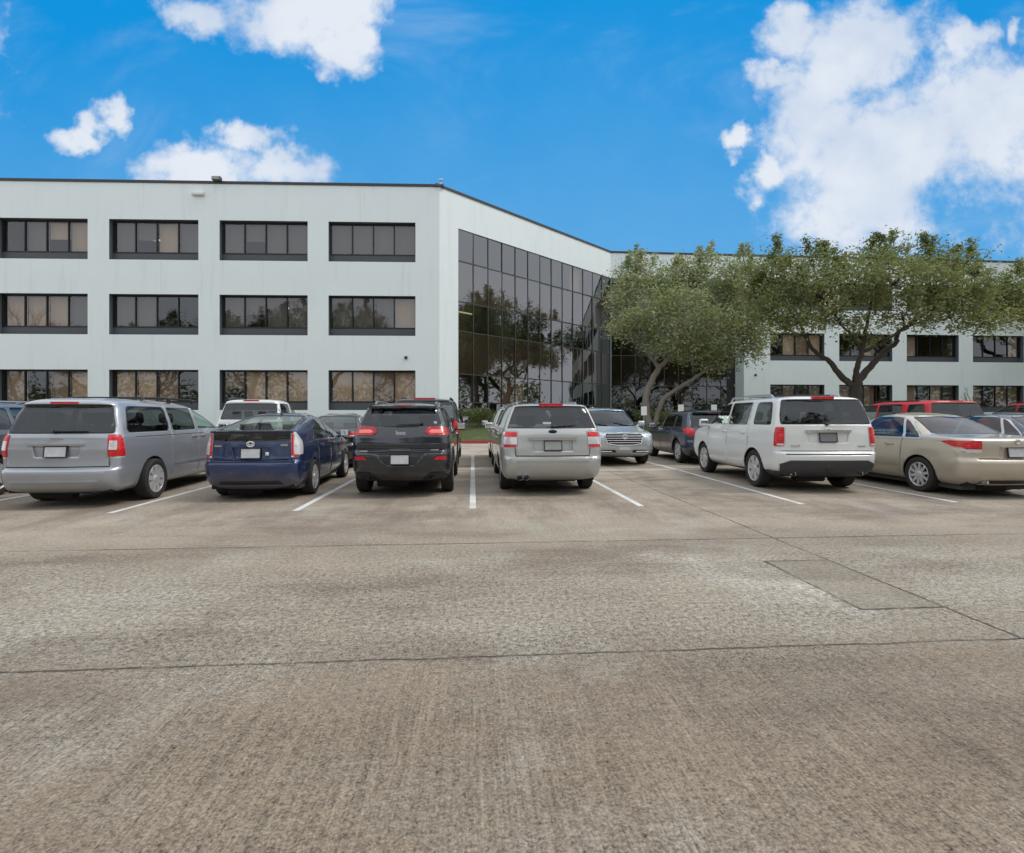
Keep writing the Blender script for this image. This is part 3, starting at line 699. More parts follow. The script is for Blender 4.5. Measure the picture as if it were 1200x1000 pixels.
PILOT = dict(L=4.85, oh=1.04, wb=2.775, r=.375, tw=.245, wheel='six', rb=.06, fb=.12, dash=3.25, rows=[2.25, 1.35, .75], zs=.74, levels=[
 (.30,.22,4.62,.86,.2,.3),(.37,.10,4.74,.94,.22,.35),(.50,.02,4.82,.98,.22,.35),(.66,.00,4.85,.99,.2,.35),(.735,.005,4.85,.99,.18,.35),(.765,.05,4.84,.99,.15,.35),
 (.92,.06,4.80,.99,.13,.35),(1.03,.065,4.72,.985,.13,.35),(1.11,.07,4.45,.98,.13,.35),(1.18,.08,3.95,.97,.13,.3),(1.25,.09,3.66,.955,.13,.25),(1.41,.13,3.40,.915,.13,.22),(1.59,.19,3.10,.87,.13,.22),(1.71,.235,2.86,.83,.13,.22),(1.745,.24,2.76,.80,.16,.24),(1.775,.29,2.6,.72,.2,.25),(1.80,.42,2.38,.58,.25,.25),(1.815,.7,2.0,.38,.25,.2),(1.82,1.0,1.6,.2,.12,.12)],
 regions=[
 ('lower_cladding','rear',[(0,.2),(1.2,.2),(1.2,.43),(.72,.605),(0,.605)],{'m':M_GREYP,'off':.004,'id':'lc'}),
 ('lower_cladding','side',[(-.1,.2),(4.9,.2),(4.9,.40),(.5,.40),(-.1,.43)],{'m':M_GREYP,'off':.004,'id':'lc'}),
 ('bumper_slot','rear',[(0,.705),(.80,.705),(.80,.735),(0,.735)],{'m':'black','off':-.01}),
 ('plate_recess','rear',[(0,.93),(.36,.93),(.40,1.12),(0,1.12)],{'m':'paint','off':-.025,'depth':-.02}),
 ('tailgate_seam','rear',[(0,.775),(.86,.775),(.86,.788),(0,.788)],GAP),
 ('window_surround','rear',[(0,1.265),(.86,1.265),(.80,1.735),(0,1.74)],{'m':'trim','off':-.001,'r':.05}),
 ('rear_window','rear',[(0,1.285),(.84,1.285),(.78,1.715),(0,1.72)],W('dark')),
 ('tail_light','rear',[(.815,.87),(1.2,.87),(1.2,1.215),(.80,1.215)],{'m':'red','off':.010,'pair':True,'id':'tl'}),
 ('tail_light','side',[(-.1,.87),(.20,.87),(.20,1.215),(-.1,1.215)],{'m':'red','off':.010,'pair':True,'id':'tl'}),
 ('>tail_light>tail_light_lens','rear',[(.815,.88),(1.2,.88),(1.2,.915),(.815,.915)],{'m':'lens','off':.013}),
 ('door_seam','side',seam(1.28,.42,1.66,-.03),both(GAP,pair=True)),('door_seam','side',seam(2.30,.42,1.70),both(GAP,pair=True)),('door_seam','side',seam(3.45,.42,1.15),both(GAP,pair=True)),
 ('side_window','side',[(.36,1.255),(1.08,1.255),(1.06,1.70),(.50,1.70)],W('dark',r=.08,pair=True)),
 ('side_window','side',[(1.32,1.245),(2.26,1.24),(2.26,1.715),(1.28,1.71)],W('dark',pair=True)),
 ('side_window','side',[(2.34,1.24),(3.46,1.235),(3.12,1.50),(2.86,1.68),(2.34,1.715)],W('mid',pair=True)),
 ('windshield','front',[(0,1.24),(.86,1.24),(.78,1.68),(0,1.72)],W('clear')),
 ('headlight','front',[(.55,.82),(1.2,.82),(1.2,1.02),(.55,1.02)],{'m':'lens','off':.006,'pair':True}),
 ('grille','front',[(0,.80),(.5,.82),(.5,1.0),(0,1.0)],{'m':'black','off':-.01})], extra=x_pilot)

# ---------------- gold sedan
def x_accord(sh, root, pm):
    plate(sh, root, .80, inset=.012); rear_bar(sh, root, 'boot_moulding', M_CHROME, -.30, .30, .90, .022, .02); emblem(sh, root, 0, .985, .09, .07, M_CHROME)
    mirrors(sh, root, 3.30, .95, pm, (.10, .06, .075)); handles(sh, root, (1.78, 2.78), .87, M_ALLOY)
    b = MB(); b.box((-.14, 1.42, 1.175), (.14, 1.47, 1.20)); b.build('brake_light', M_DRED, root)
    exhaust(root, .5, .10, .29, .035); exhaust(root, -.5, .10, .29, .035)
ACC_LEV = [
 (.21,.22,4.60,.80,.2,.35),(.28,.12,4.76,.87,.24,.4),(.38,.04,4.86,.905,.28,.45),(.52,.00,4.92,.92,.30,.5),(.62,.00,4.93,.925,.30,.55),(.66,.03,4.92,.925,.28,.55),(.70,.06,4.88,.925,.26,.55),
 (.80,.06,4.72,.925,.25,.5),(.88,.05,4.40,.92,.25,.45),(.93,.05,4.05,.915,.25,.4),(.985,.06,3.76,.90,.25,.35),(1.015,.12,3.66,.885,.26,.32),(1.045,.52,3.56,.865,.28,.3),(1.07,.84,3.48,.845,.25,.3),(1.13,.99,3.34,.81,.22,.28),(1.24,1.22,3.05,.745,.2,.28),(1.34,1.44,2.76,.68,.2,.28),(1.40,1.60,2.56,.615,.22,.28),(1.44,1.84,2.36,.50,.22,.22),(1.46,2.0,2.22,.34,.1,.1),(1.468,2.08,2.16,.15,.03,.03)]
ACCORD = dict(L=4.93, oh=1.10, wb=2.80, r=.328, tw=.215, wheel='ten', rb=.13, fb=.22, seat_m=M_SEATD, g_mid=G_SEDAN, g_clear=G_SEDAN, dash=3.15, rows=[2.2, 1.40], zs=.45, gap=.05, levels=ACC_LEV,
 regions=[
 ('side_molding','side',[(1.55,.46),(3.7,.46),(3.7,.50),(1.55,.50)],{'m':'paint','off':.012,'depth':.02,'pair':True}),
 ('bumper_insert','rear',[(0,.24),(.6,.24),(.55,.31),(0,.31)],{'m':'black','off':-.004}),
 ('plate_recess','rear',[(0,.69),(.30,.69),(.30,.89),(0,.89)],{'m':'paint','off':-.025,'depth':-.02}),
 ('tailgate_seam','rear',[(0,.668),(.66,.668),(.66,.682),(0,.682)],GAP),
 ('window_surround','rear',[(0,1.07),(.72,1.07),(.545,1.385),(0,1.40)],{'m':'trim','off':-.001,'r':.05}),
 ('rear_window','rear',[(0,1.085),(.69,1.085),(.52,1.37),(0,1.385)],W('mid')),
 ('tail_light','rear',[(.60,.84),(1.2,.84),(1.2,.975),(.60,.975)],{'m':'red','off':.008,'pair':True,'id':'tl'}),
 ('tail_light','side',[(-.1,.83),(.38,.88),(.62,.955),(.45,.975),(-.1,.975)],{'m':'red','off':.008,'pair':True,'id':'tl'}),
 ('>tail_light>tail_light_lens','rear',[(.60,.775),(1.2,.775),(1.2,.835),(.60,.835)],{'m':'lens','off':.010,'id':'tw'}),
 ('>tail_light>tail_light_lens','side',[(-.1,.775),(.26,.80),(.36,.845),(-.1,.835)],{'m':'lens','off':.010,'id':'tw'}),
 ('door_seam','side',seam(1.55,.32,1.34,-.12),both(GAP,pair=True)),('door_seam','side',seam(2.60,.30,1.40,-.03),both(GAP,pair=True)),('door_seam','side',seam(3.62,.30,.95),both(GAP,pair=True)),
 ('window_surround','side',[(1.02,.985),(3.50,.97),(3.02,1.24),(2.60,1.40),(1.90,1.40),(1.52,1.32)],{'m':'satin','off':.000,'r':.05,'pair':True}),
 ('side_window','side',[(1.08,1.005),(1.42,1.0),(1.66,1.345),(1.54,1.30)],W('mid',r=.03,pair=True)),
 ('side_window','side',[(1.48,1.0),(2.54,.99),(2.54,1.385),(1.88,1.385),(1.72,1.36)],W('mid',pair=True,r=.03)),
 ('side_window','side',[(2.63,.99),(3.42,.985),(3.0,1.235),(2.66,1.38),(2.63,1.385)],W('clear',pair=True,r=.03)),
 ('windshield','front',[(0,1.0),(.78,1.0),(.60,1.37),(0,1.40)],W('clear')),
 ('headlight','front',[(.45,.62),(1.2,.64),(1.2,.80),(.5,.78)],{'m':'lens','off':.006,'pair':True}),
 ('grille','front',[(0,.56),(.42,.58),(.40,.72),(0,.72)],{'m':'black','off':-.01})], extra=x_accord)

# ---------------- silver blue SUV that faces the camera
def x_mazda(sh, root, pm):
    f = MB()
    for k in range(5):
        z = .675+.062*k; h = .42 - .03*k*0
        xs = [-.51+1.02*j/10 for j in range(11)]
        if abs(k-2) == 2: xs = [x*.86 for x in xs]
        f.tube([(x, sh.front(x, z)+.004, z) for x in xs], .009, 6)
    f.build('grille_bars', M_CHROME, root)
    f = MB(); o = [(-.56,.86),(-.48,.64),(-.24,.60),(.24,.60),(.48,.64),(.56,.86)]
    f.tube([(x, sh.front(x, z)+.012, z) for x, z in o], .018, 8); f.build('grille_frame', M_CHROME, root)
    emblem(sh, root, 0, .84, .15, .12, M_CHROME, True, True)
    b = MB(); b.box((-.16, sh.front(0,.52), .47), (.16, sh.front(0,.52)+.02, .56), .004, 1); b.build('licence_plate', M_PLATE, root)
    mirrors(sh, root, 3.25, 1.10, pm, (.105, .065, .085)); handles(sh, root, (1.75, 2.8), 1.0, pm)
    b = MB()
    for x0 in (-.55, .12):
        b.tube([(x0+.06*k, sh.front(x0+.06*k, 1.13+.012*k)+.012, 1.13+.012*k) for k in range(9)], .009, 5)
    b.build('windscreen_wiper', M_TRIM, root)
    b = MB(); b.box((-.1, sh.front(0,1.52)-.06, 1.46), (.1, sh.front(0,1.52)-.03, 1.53), .01, 1); b.build('inner_mirror', M_TRIM, root)
    for sg in (1, -1):
        b = MB(); z = .42; b.tube([(sg*x, sh.front(x, z)+.008, z+.0) for x in (.35,.45,.55,.65,.74)], .012, 6); b.build('bumper_moulding', M_CHROME, root)
    b = MB(); b.lathe([(1.70, .001), (1.705, .05), (1.72, .045), (1.745,.01), (1.75,.001)], 10, 'z', (0, 1.0, .0)); b.build('aerial', pm, root)
MAZDA = dict(L=5.06, oh=1.10, wb=2.93, r=.37, tw=.24, wheel='ten', rb=.08, fb=.26, seat_m=M_SEATD, dash=3.2, rows=[2.25, 1.3], zs=.66, levels=[
 (.26,.20,4.74,.82,.2,.3),(.33,.10,4.90,.90,.22,.35),(.44,.03,5.00,.945,.26,.4),(.60,.00,5.05,.965,.26,.4),(.72,.02,5.06,.97,.22,.42),(.82,.06,5.05,.97,.18,.45),(.90,.07,5.00,.97,.17,.45),(.96,.08,4.80,.965,.17,.5),(1.02,.09,4.36,.955,.17,.5),(1.08,.10,3.95,.94,.17,.4),(1.13,.12,3.70,.92,.17,.32),(1.28,.18,3.45,.865,.17,.28),(1.45,.26,3.15,.805,.17,.28),(1.58,.33,2.90,.755,.17,.28),(1.64,.36,2.70,.70,.2,.28),(1.675,.45,2.25,.60,.22,.28),(1.70,.66,2.0,.42,.22,.25),(1.71,.95,1.75,.2,.12,.12)],
 regions=[
 ('windshield','front',[(0,1.115),(.82,1.115),(.66,1.60),(0,1.63)],W('mid')),
 ('grille','front',[(0,.61),(.24,.61),(.47,.65),(.55,.86),(.50,.93),(0,.95)],{'m':'black','off':-.02,'depth':-.014,'r':.03}),
 ('headlight','front',[(.59,.87),(.95,.91),(.99,.965),(.66,.95)],{'m':'lens','off':.006,'pair':True,'id':'hl'}),
 ('headlight','side',[(4.45,.95),(5.2,.86),(5.2,.97),(4.5,.97)],{'m':'lens','off':.006,'pair':True,'id':'hl'}),
 ('bumper_vent','front',[(.22,.38),(.72,.38),(.76,.46),(.26,.47)],{'m':'black','off':-.01,'pair':True,'r':.02}),
 ('bumper_vent','front',[(.78,.52),(.88,.54),(.90,.74),(.84,.74)],{'m':'black','off':-.006,'pair':True,'r':.02}),
 ('lower_cladding','side',[(-.1,.2),(5.1,.2),(5.1,.36),(-.1,.36)],{'m':'black','off':.004,'pair':True}),
 ('side_window','side',[(.5,1.16),(1.5,1.14),(1.5,1.58),(.75,1.56)],W('dark',pair=True)),
 ('side_window','side',[(1.6,1.13),(2.5,1.12),(2.5,1.60),(1.6,1.59)],W('dark',pair=True)),
 ('side_window','side',[(2.6,1.12),(3.5,1.12),(3.05,1.42),(2.8,1.57),(2.6,1.60)],W('mid',pair=True)),
 ('door_seam','side',seam(3.55,.36,1.1),both(GAP,pair=True)),
 ('rear_window','rear',[(0,1.2),(.8,1.2),(.68,1.6),(0,1.6)],W('dark'))], extra=x_mazda)

# ---------------- generic: rear seen crossover (dark blue grey)
def x_venza(sh, root, pm):
    plate(sh, root, .80, inset=.012); third_light(sh, root, .18, 1.515, .022, M_DRED, .04); rear_bar(sh, root, 'tailgate_moulding', M_CHROME, -.36, .36, .90, .024, .022)
    rear_bar(sh, root, 'spoiler', pm, -.60, .60, 1.535, .035, .05); wiper(sh, root, 0, .36, 1.14, .02)
    mirrors(sh, root, 3.2, 1.02, pm); handles(sh, root, (1.7, 2.65), .94, pm); exhaust(root, -.5, .10, .32, .04); exhaust(root, .5, .10, .32, .04)
    b = MB(); b.ball((0, .95, 1.60), .05, 1, (.5, 1.4, .5)); b.build('aerial', pm, root)
VENZA = dict(L=4.80, oh=1.02, wb=2.775, r=.365, tw=.235, wheel='five', rb=.10, fb=.18, dash=3.1, rows=[2.1, 1.25], zs=.58, levels=[
 (.24,.24,4.50,.82,.2,.3),(.31,.13,4.64,.89,.24,.35),(.42,.05,4.74,.935,.28,.4),(.58,.00,4.79,.95,.28,.45),(.68,.01,4.80,.95,.26,.45),(.72,.06,4.78,.95,.22,.45),(.82,.06,4.68,.95,.2,.45),(.92,.06,4.40,.945,.2,.45),(1.00,.08,3.9,.93,.2,.4),(1.06,.12,3.62,.905,.2,.35),(1.14,.19,3.42,.875,.19,.3),(1.28,.33,3.12,.82,.18,.28),(1.42,.47,2.80,.76,.18,.28),(1.51,.54,2.55,.71,.18,.28),(1.54,.54,2.45,.68,.2,.28),(1.57,.62,2.25,.58,.22,.28),(1.595,.85,2.0,.40,.2,.22),(1.605,1.1,1.75,.2,.12,.12)],
 regions=[
 ('plate_recess','rear',[(0,.72),(.32,.72),(.36,.89),(0,.89)],{'m':'paint','off':-.02,'depth':-.016}),
 ('lower_cladding','rear',[(0,.2),(1.2,.2),(1.2,.36),(.6,.46),(0,.46)],{'m':'black','off':.004}),
 ('window_surround','rear',[(0,1.09),(.79,1.10),(.65,1.515),(0,1.525)],{'m':'trim','off':-.001,'r':.05}),
 ('rear_window','rear',[(0,1.105),(.76,1.115),(.62,1.495),(0,1.505)],W('dark')),
 ('tail_light','rear',[(.50,.87),(1.2,.82),(1.2,1.09),(.78,1.07)],{'m':'red','off':.008,'pair':True,'id':'tl'}),
 ('tail_light','side',[(-.1,.84),(.42,.93),(.58,1.07),(.3,1.09),(-.1,1.09)],{'m':'red','off':.008,'pair':True,'id':'tl'}),
 ('door_seam','side',seam(1.5,.36,1.4,-.05),both(GAP,pair=True)),('door_seam','side',seam(2.5,.36,1.5),both(GAP,pair=True)),
 ('side_window','side',[(.75,1.12),(1.36,1.09),(1.38,1.46),(1.0,1.42)],W('dark',pair=True)),
 ('side_window','side',[(1.46,1.08),(2.44,1.06),(2.44,1.51),(1.48,1.48)],W('dark',pair=True)),
 ('side_window','side',[(2.54,1.06),(3.42,1.05),(3.0,1.34),(2.72,1.49),(2.54,1.51)],W('mid',pair=True)),
 ('windshield','front',[(0,1.06),(.80,1.06),(.64,1.49),(0,1.52)],W('clear'))], extra=x_venza)

# ---------------- tall dark SUV (second row): a taller boxy body with tall lights
def x_tall(sh, root, pm):
    plate(sh, root, 1.0, inset=.012); third_light(sh, root, .30, 1.905, .06, M_RED, .03); rear_bar(sh, root, 'tailgate_moulding', M_CHROME, -.40, .40, 1.12, .03, .03)
    mirrors(sh, root, 3.55, 1.22, pm, (.115, .07, .11)); handles(sh, root, (1.55, 2.6), 1.1, pm); rails(sh, root, .8, 2.9, (.70, 1.90), M_BLACK, .02, .055); wiper(sh, root, 0, .4, 1.33, .0)
def lev_map(L, fz, fy=1.0, fx=1.0): return [(z*fz, a*fy, b*fy, w*fx, r1, r2) for z, a, b, w, r1, r2 in L]
def reg_map(rg, fz, fy=1.0, fx=1.0):
    out = []
    for nm, vw, poly, o in rg:
        out.append((nm, vw, [((p[0]*(fy if vw == 'side' else fx)), p[1]*fz) for p in poly], o))
    return out
TALL = dict(PILOT, L=4.85*1.04, levels=lev_map(PILOT['levels'], 1.065, 1.04), regions=reg_map(PILOT['regions'], 1.065, 1.04), oh=1.04*1.04, wb=2.775*1.04, r=.39, extra=x_tall, dash=3.4, zs=.8)
def x_red(sh, root, pm):
    third_light(sh, root, .2, 1.765*1.06, .04, M_DRED, .03); plate(sh, root, 1.05, inset=.012); mirrors(sh, root, 3.45, 1.22, pm); handles(sh, root, (1.45, 2.42), 1.12, pm)
    rails(sh, root, .8, 2.75, (.66, 1.86), M_BLACK, .02, .04)
REDSUV = dict(PILOT, levels=lev_map(PILOT['levels'], 1.055), regions=reg_map(PILOT['regions'], 1.055), extra=x_red)
def x_plainsuv(sh, root, pm):
    third_light(sh, root, .2, 1.62, .04, M_RED, .03); plate(sh, root, .895, inset=.012); mirrors(sh, root, 3.45, 1.10, pm); handles(sh, root, (1.75, 2.75), .98, pm); rails(sh, root, .85, 3.0, (.57, 1.635), M_ALLOY, .02, .045)
PLAINSUV = dict(TAURUSX, extra=x_plainsuv)
def x_sedan(sh, root, pm):
    plate(sh, root, .80, inset=.012); emblem(sh, root, 0, .985, .10, .07, M_CHROME); mirrors(sh, root, 3.30, .95, pm); handles(sh, root, (1.78, 2.78), .87, pm)
SEDAN = dict(ACCORD, extra=x_sedan, regions=[q for q in ACCORD['regions'] if 'tail_light_lens' not in q[0]] + [
  ('>tail_light>tail_light_lens','rear',[(.55,.86),(1.2,.86),(1.2,.90),(.55,.90)],{'m':'lens','off':.012})])

# ---------------- white pickup (cab over an open bed)
def x_pickup(sh, root, pm):
    third_light(sh, root, .22, 1.885, .05, M_RED, .03)
    # open bed: floor and inner walls
    b = MB(); b.box((-.80, .12, 1.08), (.80, 1.86, 1.13), .01, 1); b.build('bed_cover', M_BLACK, root)
    plate(sh, root, .62, inset=0); mirrors(sh, root, 3.95, 1.22, pm, (.12, .07, .13)); handles(sh, root, (2.6, 3.5), 1.12, M_CHROME); rear_bar(sh, root, 'bumper', M_CHROME, -.9, .9, .56, .2, .05)
PICKUP = dict(L=5.70, oh=1.20, wb=3.60, r=.39, tw=.25, wheel='six', rb=.03, fb=.14, sb=.015, dash=3.9, rows=[3.0, 2.2], zs=.80, rows_floor=1.95, levels=[
 (.36,.10,5.4,.86,.06,.3),(.44,.05,5.55,.95,.06,.35),(.60,.02,5.66,.985,.06,.35),(.80,.00,5.70,.99,.06,.35),(1.0,.00,5.62,.985,.06,.35),(1.09,.00,5.2,.975,.06,.35),(1.115,.02,4.9,.97,.08,.3),(1.125,1.88,4.75,.965,.08,.3),(1.20,1.90,4.3,.95,.10,.28),(1.40,1.96,3.95,.90,.12,.24),(1.62,2.04,3.62,.85,.14,.24),(1.80,2.11,3.34,.80,.14,.24),(1.86,2.12,3.2,.77,.16,.24),(1.90,2.2,3.05,.68,.2,.24),(1.925,2.36,2.86,.5,.15,.15),(1.935,2.5,2.75,.25,.1,.1)],
 regions=[
 ('window_surround','rear',[(0,1.32),(.82,1.32),(.75,1.80),(0,1.81)],{'m':'trim','off':-.001,'r':.05}),
 ('rear_window','rear',[(0,1.34),(.80,1.34),(.73,1.78),(0,1.79)],W('dark')),
 ('tail_light','rear',[(.80,.75),(1.2,.75),(1.2,1.06),(.80,1.06)],{'m':'red','off':.008,'pair':True}),
 ('tailgate_seam','rear',[(0,.66),(.80,.66),(.80,.68),(0,.68)],GAP),
 ('side_window','side',[(2.10,1.28),(2.92,1.26),(2.92,1.80),(2.25,1.80)],W('dark',pair=True)),
 ('side_window','side',[(3.02,1.26),(4.02,1.25),(3.6,1.60),(3.42,1.76),(3.02,1.80)],W('mid',pair=True)),
 ('door_seam','side',seam(2.0,.5,1.2),both(GAP,pair=True)),('door_seam','side',seam(2.96,.5,1.85),both(GAP,pair=True)),
 ('windshield','front',[(0,1.24),(.86,1.24),(.76,1.78),(0,1.83)],W('mid'))], extra=x_pickup)

# the bodies draw in towards their ends: narrower shells on the same track
for S_ in (ACCORD, SEDAN): S_['levels'] = lev_map(S_['levels'], 1.02); S_['regions'] = reg_map(S_['regions'], 1.02)
for S_, f_ in ((MINIVAN, .905), (PRIUS, .935), (CHEROKEE, .95), (ACCORD, .965), (PILOT, .98)):
    S_['levels'] = lev_map(S_['levels'], 1, 1, f_); S_['regions'] = reg_map(S_['regions'], 1, 1, f_); S_['tuck'] = .03-(1-f_)*.9
SEDAN['levels'] = ACCORD['levels']; SEDAN['tuck'] = ACCORD['tuck']; SEDAN['regions'] = reg_map(SEDAN['regions'], 1, 1, .965)
# ------------------------------------------------------------------ ground
def ground_mat():
    t = N('worn_concrete'); o = t.obj()
    sp = t.n('ShaderNodeSeparateXYZ'); t.put(sp.inputs[0], o); u, v = sp.outputs[0], sp.outputs[1]
    big = t.noise(o, .22, 5, .6); mid = t.noise(o, 1.3, 6, .62); fine = t.noise(o, 26, 4, .7); grit = t.noise(o, 75, 3, .75)
    # colours: warm worn concrete, greyer where the surface has worn down to the aggregate
    near = t.step(v, 4.0, 2.6); farz = t.step(v, 5.2, 7.0)
    warm = t.mix(mid, (.180,.140,.100), (.252,.204,.150)); warm = t.mix(farz, warm, t.mix(mid, (.285,.236,.183), (.370,.315,.250))); grey = t.mix(mid, (.240,.206,.160), (.325,.288,.231))
    grey = t.mix(near, grey, t.mix(mid, (.182,.158,.128), (.255,.225,.184)))
    blot = t.noise(t.scalevec(o, (.6, .9, 1)), 1.0, 7, .68)
    z1 = t.step(t.math('ADD', v, t.math('MULTIPLY', t.noise(o, .8, 4), 2.0)), 3.6, 4.6)
    z2 = t.step(t.math('ADD', v, t.math('MULTIPLY', t.noise(o, .5, 4), 3.0)), 8.2, 6.2)
    worn = t.math('MULTIPLY', z1, z2)
    c = t.mix(t.math('ADD', t.math('MULTIPLY', worn, .75), t.math('ADD', t.math('MULTIPLY', t.step(big, .45, .62), .3), t.math('MULTIPLY', t.step(blot, .44, .62), .40)), clamp=True), warm, grey)
    far = t.step(v, 19.0, 19.1)
    c = t.mix(t.math('MULTIPLY', far, .7), c, (.42,.385,.33))
    st = t.noise(t.scalevec(o, (13, .55, 1)), 1.0, 4, .65); st2 = t.noise(t.scalevec(o, (42, 1.6, 1)), 1.0, 3, .7); st3 = t.noise(t.scalevec(o, (95, 2.2, 1)), 1.0, 2, .6)
    sm = t.math('MULTIPLY', t.step(v, 3.4, 2.4), t.step(t.noise(t.scalevec(o, (1.6, .5, 1)), 1.0, 5, .6), .28, .60))
    # white scuffs
    du = t.math('SUBTRACT', u, t.math('ADD', 2.55, t.math('MULTIPLY', t.math('SUBTRACT', v, 4.3), -.6)))
    scf = t.math('MULTIPLY', t.step(t.math('ABSOLUTE', du), .55, .05), t.math('MULTIPLY', t.step(v, 3.3, 4.0), t.step(v, 6.0, 5.3)))
    scf = t.math('MULTIPLY', scf, t.step(t.noise(o, 3.5, 6, .75), .40, .66))
    c = t.mix(t.math('MULTIPLY', scf, .75), c, (.50,.47,.43))
    # oil in the stalls, tyre grime at the stall mouths
    m = t.math('ABSOLUTE', t.math('SUBTRACT', t.math('FRACT', t.math('DIVIDE', t.math('ADD', u, 26.5), 2.65)), .5))
    oil = t.math('MULTIPLY', t.step(m, .24, .0), t.math('MULTIPLY', t.step(v, 8.2, 10.0), t.step(v, 19.2, 18)))
    oil = t.math('MULTIPLY', oil, t.step(t.noise(o, 2.2, 5, .7), .38, .62))
    c = t.mix(t.math('MULTIPLY', oil, .6), c, (.06,.052,.045))
    sp2 = t.step(t.noise(o, 2.9, 3, .5), .70, .76); c = t.mix(t.math('MULTIPLY', sp2, .35), c, (.09,.078,.066))
    # brown dirt washed across the lane, dark tyre wear in front of the stalls, pale worn islands
    d1 = t.math('MULTIPLY', t.step(t.noise(t.vm('ADD', t.scalevec(o, (.30, .75, 1)), (3, 9, 0)), 1.0, 8, .7), .47, .66), .70); c = t.mix(d1, c, (.150,.115,.085))
    d2 = t.math('MULTIPLY', t.step(t.noise(t.vm('ADD', t.scalevec(o, (.55, .55, 1)), (13, 2, 0)), 1.0, 9, .72), .50, .64), .38); c = t.mix(d2, c, (.37,.345,.30))
    tw_ = t.math('MULTIPLY', t.math('MULTIPLY', t.step(v, 6.3, 7.6), t.step(v, 10.5, 8.8)), t.step(t.noise(t.scalevec(o, (1.5, .5, 1)), 1.0, 6, .7), .40, .66)); c = t.mix(t.math('MULTIPLY', tw_, .60), c, (.135,.104,.080))
    sk = t.math('MULTIPLY', t.step(t.noise(t.scalevec(o, (20, .42, 1)), 1.0, 3, .6), .60, .70), t.step(t.noise(o, .9, 3), .45, .6)); c = t.mix(t.math('MULTIPLY', sk, t.math('ADD', t.math('MULTIPLY', sm, .40), .10)), c, (.36,.315,.255))
    # broom streaks along the drive direction
    sv = t.math('MULTIPLY', t.math('ADD', t.math('SUBTRACT', st, .5), t.math('ADD', t.math('MULTIPLY', t.math('SUBTRACT', st2, .5), 1.2), t.math('MULTIPLY', t.math('SUBTRACT', st3, .5), 1.1))), t.math('ADD', t.math('MULTIPLY', sm, .55), .12))
    br = t.math('ADD', 1.0, t.math('MULTIPLY', sv, 1.3))
    gs = t.math('ADD', t.math('ADD', t.math('MULTIPLY', worn, .8), .65), t.math('MULTIPLY', near, .75))
    br = t.math('ADD', br, t.math('MULTIPLY', t.math('MULTIPLY', t.math('SUBTRACT', fine, .5), t.math('SUBTRACT', 2.2, t.math('MULTIPLY', near, .9))), gs))
    br = t.math('ADD', br, t.math('MULTIPLY', t.math('MULTIPLY', t.math('SUBTRACT', grit, .5), 2.3), gs))
    # long soft patches along the lane
    lp = t.noise(t.scalevec(o, (.35, 1.3, 1)), 1.0, 4, .6); br = t.math('ADD', br, t.math('MULTIPLY', t.math('SUBTRACT', lp, .5), .75))
    sc_ = t.n('ShaderNodeCombineXYZ'); [t.put(sc_.inputs[i], br) for i in range(3)]
    c = t.mix(1.0, c, sc_.outputs[0], 'MULTIPLY')
    # dark pits
    vo = t.n('ShaderNodeTexVoronoi'); t.put(vo.inputs['Vector'], o); vo.inputs['Scale'].default_value = 38; vo.inputs['Randomness'].default_value = 1
    pit = t.math('MULTIPLY', t.step(vo.outputs['Distance'], .20, .08), t.math('MULTIPLY', t.step(t.noise(o, 5, 3), .52, .66), .6))
    c = t.mix(t.math('MULTIPLY', pit, .6), c, (.075,.062,.05))
    chip = t.math('MULTIPLY', t.step(t.noise(t.vm('ADD', o, (7, 3, 0)), 55, 2, .6), .64, .72), .5)
    c = t.mix(chip, c, (.46,.415,.35))
    # joints
    wob = t.math('MULTIPLY', t.math('SUBTRACT', t.noise(o, 2.2, 5, .7), .5), .07)
    def line(x, at, w, amt):
        d = t.math('ABSOLUTE', t.math('ADD', t.math('SUBTRACT', x, at), wob))
        nz = t.math('ADD', .05, t.math('MULTIPLY', t.step(t.noise(o, 1.6, 6, .75), .30, .62), 1.2))
        return t.math('MULTIPLY', t.step(d, w*1.0, w*.25), t.math('MULTIPLY', nz, amt, clamp=True))
    J = line(v, 3.13, .016, .95); K = line(v, 5.93, .022, .85)
    J = t.math('MAXIMUM', J, K); J = t.math('MAXIMUM', J, line(u, 3.50, .018, .9)); J = t.math('MAXIMUM', J, line(u, -9.1, .02, .8))
    J = t.math('MAXIMUM', J, line(v, 19.3, .05, .5)); J = t.math('MAXIMUM', J, line(v, -1.5, .02, .9))
    inu = t.math('MULTIPLY', t.step(u, 2.82, 2.84), t.step(u, 3.52, 3.5)); inv = t.math('MULTIPLY', t.step(v, 3.67, 3.69), t.step(v, 5.0, 4.98))
    J = t.math('MAXIMUM', J, t.math('MULTIPLY', line(u, 2.85, .020, 1.0), inv))
    J = t.math('MAXIMUM', J, t.math('MULTIPLY', t.math('MAXIMUM', line(v, 3.69, .020, 1.0), line(v, 4.98, .020, .9)), inu))
    c = t.mix(t.math('MULTIPLY', t.math('MULTIPLY', inu, inv), .38), c, (.205,.178,.142))
    c = t.mix(t.math('MULTIPLY', J, .92), c, (.035,.030,.025))
    h = t.math('ADD', t.math('MULTIPLY', fine, .6), t.math('ADD', t.math('MULTIPLY', grit, .5), t.math('MULTIPLY', J, -1.2)))
    h = t.math('ADD', h, t.math('MULTIPLY', st2, t.math('MULTIPLY', sm, 1.2)))
    t.pbr(c, .88, 0, t.bump(h, .55, .012)); return t.m
b = MB(); n = 40
b.quad((-600,-600,0),(600,-600,0),(600,600,0),(-600,600,0))
